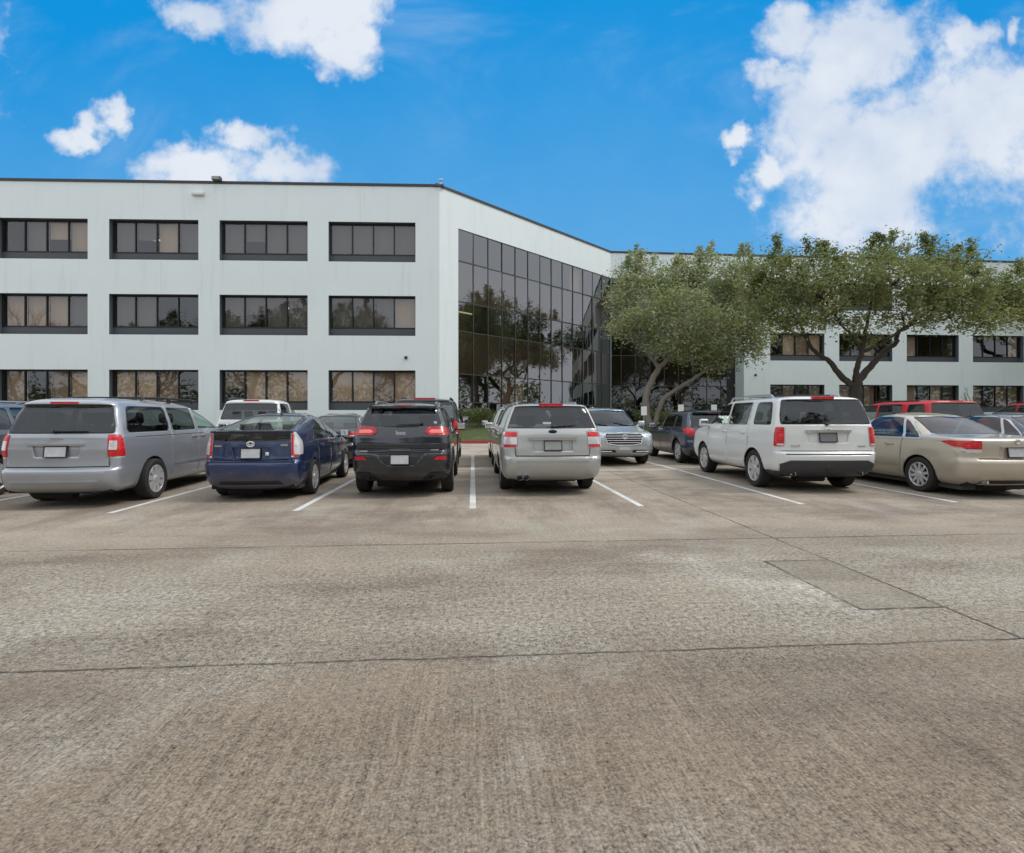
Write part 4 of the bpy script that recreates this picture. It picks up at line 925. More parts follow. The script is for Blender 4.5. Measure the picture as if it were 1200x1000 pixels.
g = b.build('ground', ground_mat(), smooth=0); g.rotation_euler = (0, 0, YAW); tag(g, 'worn warm grey concrete parking lot', kind='structure')

# painted stall lines
def line_mat():
    t = N('line_paint'); o = t.obj()
    w = t.math('ADD', t.math('MULTIPLY', t.step(t.noise(o, 14, 5, .75), .54, .68), .7), t.math('MULTIPLY', t.step(t.noise(o, 1.1, 4), .45, .7), .35), clamp=True)
    c = t.mix(t.noise(o, 3, 4), (.56,.56,.54), (.74,.74,.72)); c = t.mix(w, c, (.30,.26,.21)); t.pbr(c, .7); return t.m
LM = line_mat()
def stripe(u0, v0, u1, v1, w=.10):
    a, c = lot(u0, v0, .004), lot(u1, v1, .004); d = (c-a).normalized(); p = Vector((-d.y, d.x, 0))*w/2
    b = MB(); b.quad(a-p, a+p, c+p, c-p); q = b.build('parking_line', LM, smooth=0, recalc=False)
    return tag(q, 'white painted stall line on the concrete', kind='structure')
for k in range(-4, 9):
    u = k*2.65
    stripe(u, 8.15, u + (.12 if k in (2, 3) else 0), 13.62); stripe(u + (.12 if k in (2,3) else 0), 13.74, u, 19.15)
stripe(-14, 13.68, 24, 13.68)

# kerb, lawn
red = plain('red_kerb_paint', (.36,.055,.04), .6, vary=.3, scale=3); conc = plain('pale_concrete', (.42,.40,.36), .85)
VK = 27.6
b = MB(); P = [lot(-60, VK), lot(90, VK), lot(90, VK+.18), lot(-60, VK+.18)]
for z0, z1 in ((0.0, .16),):
    f = [b.bm.verts.new(p + Vector((0,0,z0))) for p in P]; g2 = [b.bm.verts.new(p + Vector((0,0,z1))) for p in P]
    for q in ((0,1),(1,2),(2,3),(3,0)): b._f([f[q[0]], f[q[1]], g2[q[1]], g2[q[0]]])
    b._f(g2)
tag(b.build('kerb', red, smooth=0), 'red painted kerb along the fire lane', kind='structure')
def berm(v): x = min(1, max(0, (v-VK-.2)/5.0)); return .14 + .80*x*x*(3-2*x)
def lawn_mat():
    t = N('lawn_grass'); o = t.obj()
    c = t.mix(t.noise(o, 14, 5, .7), (.030,.055,.014), (.10,.135,.04)); c = t.mix(t.step(t.noise(o, .7, 4), .5, .7), c, (.12,.125,.05))
    t.pbr(c, .9, 0, t.bump(t.noise(o, 40, 3, .7), .9, .05)); return t.m
b = MB(); us = [(-60+3*k) for k in range(51)]; vs = [VK+.18+.5*k for k in range(12)] + [60]
gr = [[b.bm.verts.new(lot(u, v, berm(v) + (.03*math.sin(u*1.3+v) if VK+.5 < v < 40 else 0))) for u in us] for v in vs]
for r0, r1 in zip(gr, gr[1:]):
    for k in range(len(us)-1): b._f([r0[k], r0[k+1], r1[k+1], r1[k]])
tag(b.build('lawn', lawn_mat()), 'sloping green lawn behind the red kerb', kind='structure')

# ------------------------------------------------------------------ office building
def wall_mat():
    t = N('white_stucco'); o = t.obj()
    s = t.n('ShaderNodeSeparateXYZ'); t.put(s.inputs[0], o)
    c = t.mix(t.noise(o, .35, 5, .6), (.715,.795,.805), (.80,.865,.872))
    dr = t.noise(t.scalevec(o, (2.6, 2.6, .18)), 1.0, 5, .7); c = t.mix(t.math('MULTIPLY', t.step(dr, .52, .78), .26), c, (.42,.45,.44))
    c = t.mix(t.math('MULTIPLY', t.step(t.noise(o, 1.1, 6, .7), .58, .75), .12), c, (.80,.82,.81))
    t.pbr(c, .85, 0, t.bump(t.noise(o, 60, 3), .15, .01)); return t.m
WALL = wall_mat(); COPING = plain('dark_coping', (.035,.032,.032), .5); FRAME = plain('bronze_frame', (.022,.022,.024), .45, .3)
SILL = plain('grey_spandrel', (.070,.080,.092), .5); ROOM = plain('office_interior', (.16,.135,.115), .9); CEIL = plain('office_ceiling', (.10,.095,.085), .9)
REVEAL = plain('window_reveal_dark', (.10,.12,.135), .7)  # reveals coloured far darker than the wall face
BLINDS = [plain('blind_tan', (.62,.50,.38), .9, vary=.06), plain('blind_taupe', (.48,.40,.32), .9, vary=.06), plain('blind_brown', (.30,.23,.17), .9, vary=.06), plain('blind_grey', (.15,.15,.155), .9, vary=.08)]
GW = glass('window_glass', (.80,.76,.72), 1.5, .055, .008, .05)
GC = glass('curtain_wall_glass', (.50,.45,.41), 1.6, .13, .006, .06); GC2 = glass('entrance_glass', (.25,.22,.23), 1.5, .05, .006, .06)
BLD = empty('office_building', (0, 31, 0), label='white three storey office building with bronze windows and an angled glass curtain wall', cat='office building')
O0 = Vector((0, 31, 0))
P1 = Vector((-4.25, 31.0, 0)); dL = Vector((-math.cos(R(1.9)), -math.sin(R(1.9)), 0))       # left wing runs left from P1
P2 = Vector((8.14, 43.5, 0)); dA = (P2-P1).normalized(); LA = (P2-P1).length
dR = Vector((math.cos(YAW+R(.2)), math.sin(YAW+R(.2)), 0))
ZT = 14.85; ZB = -.2
ROWS = [(1.78, 4.10), (6.12, 8.45), (10.43, 12.75)]
class Wall:
    """plane through P with horizontal direction d; s along, z up, e outwards"""
    def __init__(s, P, d, out):
        s.P, s.d = P, d; n = Vector((d.y, -d.x, 0)); s.n = n if n.dot(out) > 0 else -n
    def __call__(s, a, z, e=0.0): return s.P + s.d*a + s.n*e + Vector((0,0,z)) - O0
def wall_part(W, L, holes, depth=.42, s0=0.0, base=ZB, top=ZT):
    b = MB(); S = sorted({s0, L} | {h[0] for h in holes} | {h[1] for h in holes}); Z = sorted({base, top} | {h[2] for h in holes} | {h[3] for h in holes})
    V = {}
    def P(s, z):
        if (s, z) not in V: V[(s, z)] = b.bm.verts.new(W(s, z))
        return V[(s, z)]
    for a, c in zip(S, S[1:]):
        for z0, z1 in zip(Z, Z[1:]):
            m = ((a+c)/2, (z0+z1)/2)
            if any(h[0] < m[0] < h[1] and h[2] < m[1] < h[3] for h in holes): continue
            b._f([P(a, z0), P(c, z0), P(c, z1), P(a, z1)])
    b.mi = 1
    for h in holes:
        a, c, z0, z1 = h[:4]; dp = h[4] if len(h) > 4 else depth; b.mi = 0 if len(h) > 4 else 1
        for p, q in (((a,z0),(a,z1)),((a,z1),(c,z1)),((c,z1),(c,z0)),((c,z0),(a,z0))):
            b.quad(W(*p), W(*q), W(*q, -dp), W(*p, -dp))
    b.mi = 0
    # back of the parapet and roof edge
    b.quad(W(s0, top), W(L, top), W(L, top, -.35), W(s0, top, -.35)); b.quad(W(s0, top, -.35), W(L, top, -.35), W(L, top-1, -.35), W(s0, top-1, -.35))
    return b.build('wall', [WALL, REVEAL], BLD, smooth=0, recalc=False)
def coping(W, a, c):
    b = MB(); E = [(a, ZT+.004, .05), (c, ZT+.004, .05), (c, ZT+.004, -.4), (a, ZT+.004, -.4)]
    lo = [b.bm.verts.new(W(*e)) for e in E]; hi = [b.bm.verts.new(W(e[0], ZT+.15, e[2])) for e in E]
    for i in range(4): b._f([lo[i], lo[(i+1) % 4], hi[(i+1) % 4], hi[i]])
    b._f(hi); b._f(lo[::-1]); b.build('coping', COPING, BLD, smooth=0)
def bar(b, W, a, c, z0, z1, e0, e1):
    P = [W(a, z0, e0), W(c, z0, e0), W(c, z0, e1), W(a, z0, e1), W(a, z1, e0), W(c, z1, e0), W(c, z1, e1), W(a, z1, e1)]
    vs = [b.bm.verts.new(p) for p in P]
    for q in ((0,3,2,1),(4,5,6,7),(0,1,5,4),(1,2,6,5),(2,3,7,6),(3,0,4,7)): b._f([vs[i] for i in q])
def window(W, a, c, z0, z1, pat, rev=.42):
    """bronze frame, grey spandrel below, four panes with blinds behind some of them"""
    e = -rev+.12; f = MB(); t = .06
    bar(f, W, a+.003, c-.003, z1-.09, z1-.003, e-.10, e+.02); bar(f, W, a+.003, a+.07, z0+.46, z1-.09, e-.10, e+.02); bar(f, W, c-.07, c-.003, z0+.46, z1-.09, e-.10, e+.02); bar(f, W, a+.07, c-.07, z0+.44, z0+.52, e-.10, e+.02)
    wd = (c-a-.14)/4
    for k in (1, 2, 3): x = a+.07+wd*k; bar(f, W, x-.028, x+.028, z0+.52, z1-.09, e-.10, e+.03)
    fr = f.build('window', FRAME, BLD, smooth=0)
    s = MB(); bar(s, W, a+.004, c-.004, z0+.004, z0+.44, e-.09, e+.005); s.build('sill', SILL, fr, smooth=0)
    p = MB(); p.quad(W(a+.07, z0+.52, e-.03), W(c-.07, z0+.52, e-.03), W(c-.07, z1-.09, e-.03), W(a+.07, z1-.09, e-.03)); p.build('pane', GW, fr, smooth=0, recalc=False)
    for k in range(4):
        m = pat[k]
        if m is None: continue
        q = MB(); x0 = a+.07+wd*k+.03; x1 = x0+wd-.06; dz = 0 if m < 10 else .75
        for j in range(8):
            q.quad(W(x0+(x1-x0)*j/8, z0+.52+dz, e-.22-.02*(j%2)), W(x0+(x1-x0)*(j+1)/8, z0+.52+dz, e-.22-.02*((j+1)%2)), W(x0+(x1-x0)*(j+1)/8, z1-.09, e-.22-.02*((j+1)%2)), W(x0+(x1-x0)*j/8, z1-.09, e-.22-.02*(j%2)))
        q.build('blind', BLINDS[m % 10], fr, smooth=0, recalc=False)
def rooms(W, a, c):
    b = MB()
    for z in (.9, 5.2, 9.5, 13.6): bar(b, W, a, c, z, z+.25, -7.2, -.75)
    b.quad(W(a, 0, -7.0), W(c, 0, -7.0), W(c, 14, -7.0), W(a, 14, -7.0))
    x = a
    while x <= c+.01: b.quad(W(x, 0, -7), W(x, 0, -.75), W(x, 14, -.75), W(x, 14, -7)); x += 6.22
    b.build('room', ROOM, BLD, smooth=0, recalc=False)
WL = Wall(P1, dL, Vector((0,-1,0)))
r2 = random.Random(3)
cols = [(1.40+6.23*k, 6.43+6.23*k) for k in range(7)]
wall_part(WL, 47, [(a, c, z0, z1) for a, c in cols for z0, z1 in ROWS]); coping(WL, -.25, 47); rooms(WL, .4, 46)
PAT = {(0,0): [0,2,0,0], (0,1): [0,0,0,12], (0,2): [None,2,0,0], (0,3): [0,2,None,1], (1,0): [1,3,3,3], (1,1): [3,3,13,3], (1,2): [None,None,3,3], (1,3): [3,1,1,1],
       (2,0): [3,3,3,3], (2,1): [3,3,13,3], (2,2): [3,1,13,3], (2,3): [1,11,3,None]}
for k, (a, c) in enumerate(cols):
    for j, (z0, z1) in enumerate(ROWS):
        window(WL, a, c, z0, z1, PAT.get((j, k), [r2.choice([None, 0, 1, 2]) for _ in range(4)]))
# ceiling lights that shine through some panes
t = N('lit_ceiling_panel'); em_ = t.n('ShaderNodeEmission'); em_.inputs[0].default_value = (1, .86, .58, 1); em_.inputs[1].default_value = .9; t.nt.links.new(em_.outputs[0], t.out.inputs[0]); LIT = t.m
def lit(W, a, c, z, e, nm='ceiling_light'):
    b = MB(); bar(b, W, a, c, z, z+.05, e-.16, e); b.build(nm, LIT, BLD, smooth=0)
lit(WL, cols[2][0]+2.55, cols[2][0]+3.6, 12.05, -1.5); lit(WL, cols[1][0]+.3, cols[1][0]+2.2, 7.95, -1.3); lit(WL, cols[0][0]+2.9, cols[0][0]+3.5, 7.0, -1.9)
# angled wing with the curtain wall
WA = Wall(P1, dA, Vector((1,-1,0)))
g0, g1, gb, gt = 1.42, LA-.02, .55, 12.79
wall_part(WA, LA, [(g0, g1, gb, gt)], .2); coping(WA, -.25, LA+.2)
def curtain(W, a0, a1, nc, zs, e, back=5.0, gm=None):
    f = MB(); wd = (a1-a0)/nc
    for k in range(nc+1): x = a0+wd*k; bar(f, W, x-.03, x+.03, zs[0], zs[-1], e-.06, e+.035)
    for z in zs: bar(f, W, a0-.02, a1+.02, z-.035, z+.035, e-.055, e+.030)
    fr = f.build('curtain_wall', plain('mullion_grey', (.060,.056,.054), .45, .3), BLD, smooth=0)
    p = MB()
    for k in range(nc):
        for z0, z1 in zip(zs, zs[1:]):
            j = [r2.uniform(-.013, .013) for _ in range(3)]
            x0 = a0+wd*k+.03; x1 = x0+wd-.06
            p.quad(W(x0, z0+.035, e+j[0]), W(x1, z0+.035, e+j[1]), W(x1, z1-.035, e+j[1]+j[2]), W(x0, z1-.035, e+j[0]+j[2]))
    p.build('glass', gm or GC, fr, smooth=0, recalc=False)
    b = MB()
    for i, (z0, z1) in enumerate(zip(zs, zs[1:])):
        if i % 2 == 0 and i > 0: b.quad(W(a0, z0, e-.25), W(a1, z0, e-.25), W(a1, z1, e-.25), W(a0, z1, e-.25))
    b.build('spandrel', plain('spandrel_brown', (.15,.12,.10), .7), fr, smooth=0, recalc=False)
    b = MB(); b.mi = 0
    b.quad(W(a0, 0, -back), W(a1, 0, -back), W(a1, 13, -back), W(a0, 13, -back))
    for x in (a0, a1): b.quad(W(x, 0, -back), W(x, 13, -back), W(x, 13, e-.12), W(x, 0, e-.12))
    for z in (.6, 5.0, 9.4, 12.9): bar(b, W, a0, a1, z, z+.25, -back-.2, e-.4)
    b.build('room', ROOM, BLD, smooth=0, recalc=False)
    q = MB()
    for k in range(nc):
        if r2.random() < .35:
            i = r2.choice([1, 3, 5]) if len(zs) > 6 else 1
            i = min(i, len(zs)-2); x0 = a0+wd*k+.05; q.quad(W(x0, zs[i]+.05, e-.3), W(x0+wd-.1, zs[i]+.05, e-.3), W(x0+wd-.1, zs[i+1]-.05, e-.3), W(x0, zs[i+1]-.05, e-.3))
    q.build('blind', BLINDS[1], fr, smooth=0, recalc=False)
ZC = [.55, 2.27, 4.0, 6.6, 8.39, 10.86, 12.79]
curtain(WA, g0, g1, 13, ZC, -.06, 5); lit(WA, g0+.1, g0+2.2, 8.05, -1.2); lit(WA, g0+5.2, g0+6.3, 3.55, -1.4)
# right wing: recessed glass entrance, then white wall with windows
WR = Wall(P2, dR, Vector((0,-1,0)))
ge = 11.35
rc = [(13.65+6.12*k, 18.45+6.12*k) for k in range(10)]
wall_part(WR, 80, [(.01, ge, .3, 12.79, 1.6)] + [(a, c, z0, z1) for a, c in rc for z0, z1 in ROWS], .42); coping(WR, -.1, 80); rooms(WR, 12.2, 79)
for k, (a, c) in enumerate(rc):
    for j, (z0, z1) in enumerate(ROWS):
        window(WR, a, c, z0, z1, {(1,0): [None,0,2,0], (1,1): [None,None,1,None], (1,2): [1,None,None,None], (1,3): [None,None,None,1]}.get((j, k), [r2.choice([None, None, 1, 2]) for _ in range(4)]))
curtain(WR, .02, ge-.02, 9, ZC, -1.5, 6, GC2)
# flat roof (gravel) and far ends
b = MB(); zr = ZT-.6
b.quad(*[WL(a, zr, e) for a, e in ((47, -.3), (.2, -.3), (.2, -16), (47, -16))]); b.quad(*[WA(a, zr, e) for a, e in ((0, -.3), (LA, -.3), (LA, -15), (0, -15))]); b.quad(*[WR(a, zr-.01, e) for a, e in ((0, -.3), (80, -.3), (80, -18), (0, -18))])
b.build('roof', plain('roof_gravel', (.22,.21,.2), .9), BLD, smooth=0, recalc=False)
b = MB(); b.quad(WL(47, ZB), WL(47, ZT), WL(47, ZT, -16), WL(47, ZB, -16)); b.quad(WR(80, ZB), WR(80, ZT), WR(80, ZT, -18), WR(80, ZB, -18)); b.quad(WL(0, ZB, -16), WL(47, ZB, -16), WL(47, ZT, -16), WL(0, ZT, -16)); b.quad(WR(0, ZB, -18), WR(80, ZB, -18), WR(80, ZT, -18), WR(0, ZT, -18))
b.build('wall', [WALL], BLD, smooth=0, recalc=False)
for o in BLD.children: pass
# small fixtures on the building
WHT = plain('white_fixture', (.75,.75,.73), .5); GRY = plain('grey_fixture', (.10,.10,.105), .5)
e = empty('floodlight', WL(12.75, ZT+.15) + O0, label='small dark floodlight on the roof edge of the left wing', cat='floodlight')
b = MB(); b.box((-.16,-.12,.0), (.16,.12,.05), .02, 1); b.tube([(0,0,.04), (0,-.1,.12)], .03, 8); b.build('bracket', GRY, e)
b = MB(); b.box((-.26,-.26,-.02), (.26,.02,.22), .06, 2); h = b.build('lamp_head', GRY, e); b = MB(); b.box((-.2,-.275,.02), (.2,-.262,.18), .006, 1); b.build('lens', plain('lamp_lens', (.3,.3,.3), .15), h)
e = empty('wall_light', WL(13.85, 14.25) + O0, label='white rectangular wall light below the roof edge', cat='wall light')
b = MB(); b.box((-.34,-.16,-.09), (.34,-.003,.10), .03, 2); b.build('housing', WHT, e); b = MB(); b.box((-.30,-.15,-.115), (.30,-.03,-.092), .01, 1); b.build('diffuser', plain('diffuser', (.6,.6,.58), .3), e)
e = empty('antenna', P1 + Vector((.05,.25,ZT+.15)), label='small pale roof antenna on the building corner', cat='antenna')
b = MB(); b.tube([(0,0,0),(0,0,.35)], .025, 8); b.build('mast', WHT, e); b = MB(); b.ball((0,0,.38), .10, 2, (1.5,1,.6)); b.build('dome', WHT, e)
def camera_fixture(W, a, z, label):
    e = empty('security_camera', W(a, z) + O0, math.atan2(W.d.y, W.d.x) if W.d.x > 0 else math.atan2(-W.d.y, -W.d.x), label=label, cat='security camera')
    b = MB(); b.lathe([(0,.10),(-.05,.10),(-.06,.06)], 16, 'y', close=True); b.build('mount', GRY, e); b = MB(); b.ball((0,-.10,-.02), .085, 2); b.build('dome', M_TRIM, e)
camera_fixture(WL, 1.95, 4.85, 'dark dome camera above the ground floor window near the building corner')
camera_fixture(WR, 12.35, 4.9, 'dark dome camera on the white wall right of the recessed glass entrance')

# handicapped parking signs on the kerb
def sign(u, v, label, top=1.95, blue=False):
    p = lot(u, v); e = empty('parking_sign', (p.x, p.y, berm(v)-.02), YAW, label=label, cat='sign', group='parking signs on the kerb')
    z = top - p.z - berm(v)
    b = MB(); b.tube([(0,0,0),(0,0,z)], .025, 8); b.build('post', plain('galvanised_post', (.35,.36,.36), .4, .8), e)
    b = MB(); b.box((-.16,-.04,z-.46), (.16,-.028,z+.02), .005, 1); q = b.build('sign_panel', plain('sign_white', (.70,.74,.72), .5), e)
sign(9.2, 27.95, 'white parking sign in front of the left tree trunk', 1.95)
sign(11.25, 27.95, 'white parking sign above the slate blue crossover roof', 2.05)
sign(13.1, 27.95, 'white parking sign beside the front of the white SUV roof', 2.05)
# ------------------------------------------------------------------ trees and hedges
nr = np.random.default_rng(5)
def leaf_mat(name, c0, c1, c2):
    t = N(name)
    gi = t.n('ShaderNodeNewGeometry').outputs['Random Per Island']
    o = t.obj(); c = t.mix(gi, c0, c1); c = t.mix(t.step(t.noise(o, .55, 4, .6), .50, .70), c, c2)
    c = t.mix(t.math('MULTIPLY', t.step(gi, .93, .95), .6), c, (.16,.10,.035))
    d = t.n('ShaderNodeBsdfDiffuse'); t.put(d.inputs[0], c); tl = t.n('ShaderNodeBsdfTranslucent'); t.put(tl.inputs[0], t.mix(.5, c, (.26,.30,.10)))
    gl = t.n('ShaderNodeBsdfGlossy'); gl.inputs['Roughness'].default_value = .45; gl.inputs[0].default_value = (.6,.6,.6,1)
    m1 = t.n('ShaderNodeMixShader'); m1.inputs[0].default_value = .48; t.nt.links.new(d.outputs[0], m1.inputs[1]); t.nt.links.new(tl.outputs[0], m1.inputs[2])
    m2 = t.n('ShaderNodeMixShader'); m2.inputs[0].default_value = .07; t.nt.links.new(m1.outputs[0], m2.inputs[1]); t.nt.links.new(gl.outputs[0], m2.inputs[2])
    t.nt.links.new(m2.outputs[0], t.out.inputs[0]); return t.m
def bark(name, c0, c1):
    t = N(name); o = t.obj(); n = t.noise(t.scalevec(o, (6,6,1.6)), 1.0, 6, .7)
    t.pbr(t.mix(n, c0, c1), .95, 0, t.bump(n, .8, .05)); return t.m
def leaves(name, centers, sizes, n_per, leaf, mat, parent, flat=.75):
    """many small leaf faces scattered round each twig"""
    C = np.repeat(np.asarray(centers), n_per, 0); S = np.repeat(np.asarray(sizes), n_per)[:, None]
    n = len(C); P = C + nr.normal(0, 1, (n, 3))*S*np.array([1, 1, flat])
    a = nr.normal(0, 1, (n, 3)); a[:, 2] *= .6; a /= np.linalg.norm(a, axis=1)[:, None]
    w = nr.normal(0, 1, (n, 3)); b = np.cross(a, w); b /= np.linalg.norm(b, axis=1)[:, None]
    l = leaf*nr.uniform(.6, 1.35, (n, 1)); wd = l*.45
    V = np.stack([P-a*l, P+b*wd, P+a*l, P-b*wd], 1).reshape(-1, 3)
    me = bpy.data.meshes.new(name); me.vertices.add(4*n); me.vertices.foreach_set('co', V.astype(np.float32).ravel())
    me.loops.add(4*n); me.loops.foreach_set('vertex_index', np.arange(4*n, dtype=np.int32))
    me.polygons.add(n); me.polygons.foreach_set('loop_start', np.arange(0, 4*n, 4, dtype=np.int32)); me.polygons.foreach_set('loop_total', np.full(n, 4, np.int32))
    me.update(); me.validate(); me.materials.append(mat); return link(name, me, parent)
def limb(b, pts, r0, r1, n=8, wob=.06):
    """smooth tapered limb through the points"""
    P = [Vector(p) for p in pts]; out = []; m = len(P)
    for i in range(m-1):
        p0, p1, p2, p3 = P[max(i-1,0)], P[i], P[i+1], P[min(i+2,m-1)]
        for k in range(5):
            t = k/5; q = .5*((2*p1)+(p2-p0)*t+(2*p0-5*p1+4*p2-p3)*t*t+(3*p1-p0-3*p2+p3)*t**3); out.append(q)
    out.append(P[-1]); N_ = len(out)
    for i in range(1, N_-1): out[i] += Vector((rng.uniform(-wob, wob), rng.uniform(-wob, wob), rng.uniform(-wob, wob)*.5))
    b.tube(out, [r0+(r1-r0)*(i/(N_-1))**.8 for i in range(N_)], n); return out
def tree(name, label, base, limbs, lobes, dens, leafsize, leafm, barkm, yaw=0.0, per=16, clump=.30, group=None, sprig=0, sprigs=5):
    root = empty(name, base, yaw, label=label, cat='tree', group=group)
    b = MB(); tips = []
    for pts, r0, r1 in limbs: o = limb(b, pts, r0, r1, 9, .04); tips += o[len(o)//3:]
    tw = []; cs = []; ss = []
    for (cx, cy, cz, rx, ry, rz, dm) in lobes:
        n = int(dens*dm*rx*ry*rz)+5
        for _ in range(n):
            d = nr.normal(0, 1, 3); d /= np.linalg.norm(d); rad = nr.uniform(.25, 1)**.5
            p = Vector((cx+d[0]*rx*rad, cy+d[1]*ry*rad, cz+d[2]*rz*rad)); cs.append(tuple(p)); ss.append(clump*nr.uniform(.55, 1.25)); tw.append(p)
    for (cx, cy, cz, rx, ry, rz, dm) in lobes:
        if sprig and cz+rz > sprig:
            for _ in range(sprigs):
                a = nr.uniform(0, 6.28); q = nr.uniform(0, .9); x0, y0 = cx+rx*q*math.cos(a), cy+ry*q*math.sin(a); z0 = cz+rz*.7*(1-q*q)**.5; h = nr.uniform(.3, .95)
                e = Vector((x0+nr.uniform(-.25,.25), y0, z0+h)); b.tube([(x0, y0, z0-.3), e], [.014, .005], 4, False)
                for f in (.25, .5, .75, 1.0): cs.append(tuple(Vector((x0, y0, z0)).lerp(e, f))); ss.append(.115*nr.uniform(.7, 1.3))
    # twigs from the nearest limb point
    for (cx, cy, cz, rx, ry, rz, dm) in lobes:
        c = Vector((cx, cy, cz-rz*.2)); t = min(tips, key=lambda q: (q-c).length); limb(b, [t, (t+c)/2+Vector((0,0,.15)), c], .06, .025, 6, .05)
    arr = list(tw); rng.shuffle(arr)
    cen = [Vector(l[:3]) for l in lobes]
    for p in arr[:int(len(arr)*.45)]:
        c = min(cen, key=lambda q: (q-p).length); c = c + Vector((0,0,-.2)); m = (c+p)/2 + Vector((rng.uniform(-.15,.15), rng.uniform(-.15,.15), rng.uniform(-.1,.12)))
        b.tube([c, m, p], [.020, .014, .006], 4, False)
    b.build('trunk', barkm, root, smooth=50)
    leaves('crown', cs, ss, per, leafsize, leafm, root)
    return root
LEAF1 = leaf_mat('leaf_sage', (.20,.25,.105), (.46,.515,.27), (.60,.58,.33))
LEAF2 = leaf_mat('leaf_olive', (.085,.12,.036), (.27,.315,.11), (.40,.38,.12))
BARK1 = bark('bark_pale', (.12,.105,.085), (.36,.325,.27)); BARK2 = bark('bark_dark', (.018,.015,.013), (.085,.070,.056))
def px(x, y, Y): return Vector(((x-600)*Y/F_PX, Y, CAM_H+(488-y)*Y/F_PX))     # survey helper: sight line at a known distance
# left tree: pale multi stem trunk on the lawn behind the kerb
Y1 = 32.3; B1 = px(762, 488, Y1); B1.z = berm(32.3-.074*8.4)-.05
def rel(B, Y, x, y, dy=0.0): return px(x, y, Y+dy)*1.0 - B
L1 = lambda x, y, dy=0: rel(B1, Y1+dy, x, y)
limbs1 = [([Vector((-.05,0,0)), L1(757,470), L1(763,448), L1(772,432)], .24, .17),
 ([L1(772,432), L1(763,418,.2), L1(752,405,.4), L1(738,393,.6), L1(730,370,.6)], .15, .05), ([L1(768,425), L1(769,412,-.3), L1(766,398,-.5), L1(775,360,-.6)], .10, .04),
 ([L1(772,432), L1(788,416,-.4), L1(800,405,-.6), L1(812,398,-.8), L1(830,370,-.8)], .16, .05), ([L1(790,414,-.4), L1(800,400,.4), L1(812,370,.8), L1(815,335,.8)], .10, .04),
 ([Vector((.22,.1,0)), L1(775,472), L1(790,458), L1(808,447,-.2), L1(824,436,-.4), L1(834,425,-.6), L1(850,405,-.8), L1(868,380,-.8)], .17, .05),
 ([L1(738,393,.6), L1(735,350,.6), L1(745,315,.6)], .07, .03), ([L1(812,398,-.8), L1(840,385,-.6), L1(870,345,-.2)], .07,.03), ([L1(824,436,-.4), L1(845,428,-.6), L1(865,418,-.8)], .06, .03)]
def lobes_from(B, Y, spec):
    out = []
    for q in spec:
        x, y, rx, ry, dy = q[:5]; p = px(x, y, Y+dy) - B; k = (Y+dy)/F_PX; out.append((p.x, p.y, p.z, rx*k, max(.9, (rx+ry)/2*k*1.05), ry*k, q[5] if len(q) > 5 else 1.0))
    return out
spec1 = [(765,325,42,22,1.2,.40),(800,330,40,20,.4,.45),(840,322,44,22,.6,.45),(880,335,30,26,.8,.55),(748,340,30,20,-.4,.6),(895,360,24,24,-.4,.7),(870,312,18,14,.6,.45),(736,326,15,18,.8),(751,310,10,11,.5),(730,355,22,24,.3),(745,385,32,16,-.8),(775,346,22,18,1.0),(762,370,34,22,-1.6),(800,360,32,26,-1.8),(790,395,36,20,-1.9),(812,328,16,16,.8),(828,310,9,11,.4),(842,352,26,20,1.2),(838,382,34,22,-1.6),(870,365,28,26,.2),(872,395,28,18,-.8),(815,412,40,14,-1.0),(855,415,36,13,-.6),(780,405,26,12,.8),(838,430,18,8,-.6),(888,388,18,22,.6),(726,385,14,14,.8),(852,326,12,13,1.0),(798,316,9,9,.6)]
tree('oak_tree', 'pale multi stemmed tree with sage green crown before the dark recessed glass', B1, limbs1, lobes_from(B1, Y1, spec1), 24, .095, LEAF1, BARK1, per=30, clump=.37, sprigs=3, sprig=10.2)
# right tree: dark trunk, wide olive crown
Y2 = 27.5; B2 = px(1003, 488, Y2); B2.z = 0.0
L2 = lambda x, y, dy=0: rel(B2, Y2+dy, x, y)
limbs2 = [([Vector((0,0,0)), L2(1003,478), L2(1003,458), L2(1004,448)], .33, .26),
 ([L2(1003,455), L2(985,440,.2), L2(972,424,.4), L2(955,412,.6), L2(944,395,.8), L2(935,370,.8)], .19, .06),
 ([L2(1004,448), L2(1004,430,-.3), L2(1010,415,-.5), L2(1014,390,-.6), L2(1022,350,-.6)], .17, .06),
 ([L2(1005,447), L2(1020,430,.2), L2(1034,414,.4), L2(1050,402,.5), L2(1052,390,.5), L2(1065,382,.6), L2(1085,350,.8)], .20, .06),
 ([L2(1012,412,-.5), L2(1030,404,-.8), L2(1048,392,-1.2), L2(1080,372,-1.4), L2(1110,350,-1.2)], .10, .04),
 ([L2(1010,412,-.4), L2(1000,395,-.6), L2(985,380,-.8), L2(965,350,-.8)], .09, .035), ([L2(1065,382,.6), L2(1100,370,.4), L2(1140,350,.4)], .08, .03), ([L2(944,395,.8), L2(920,385,.6), L2(900,370,.4)], .07, .03)]
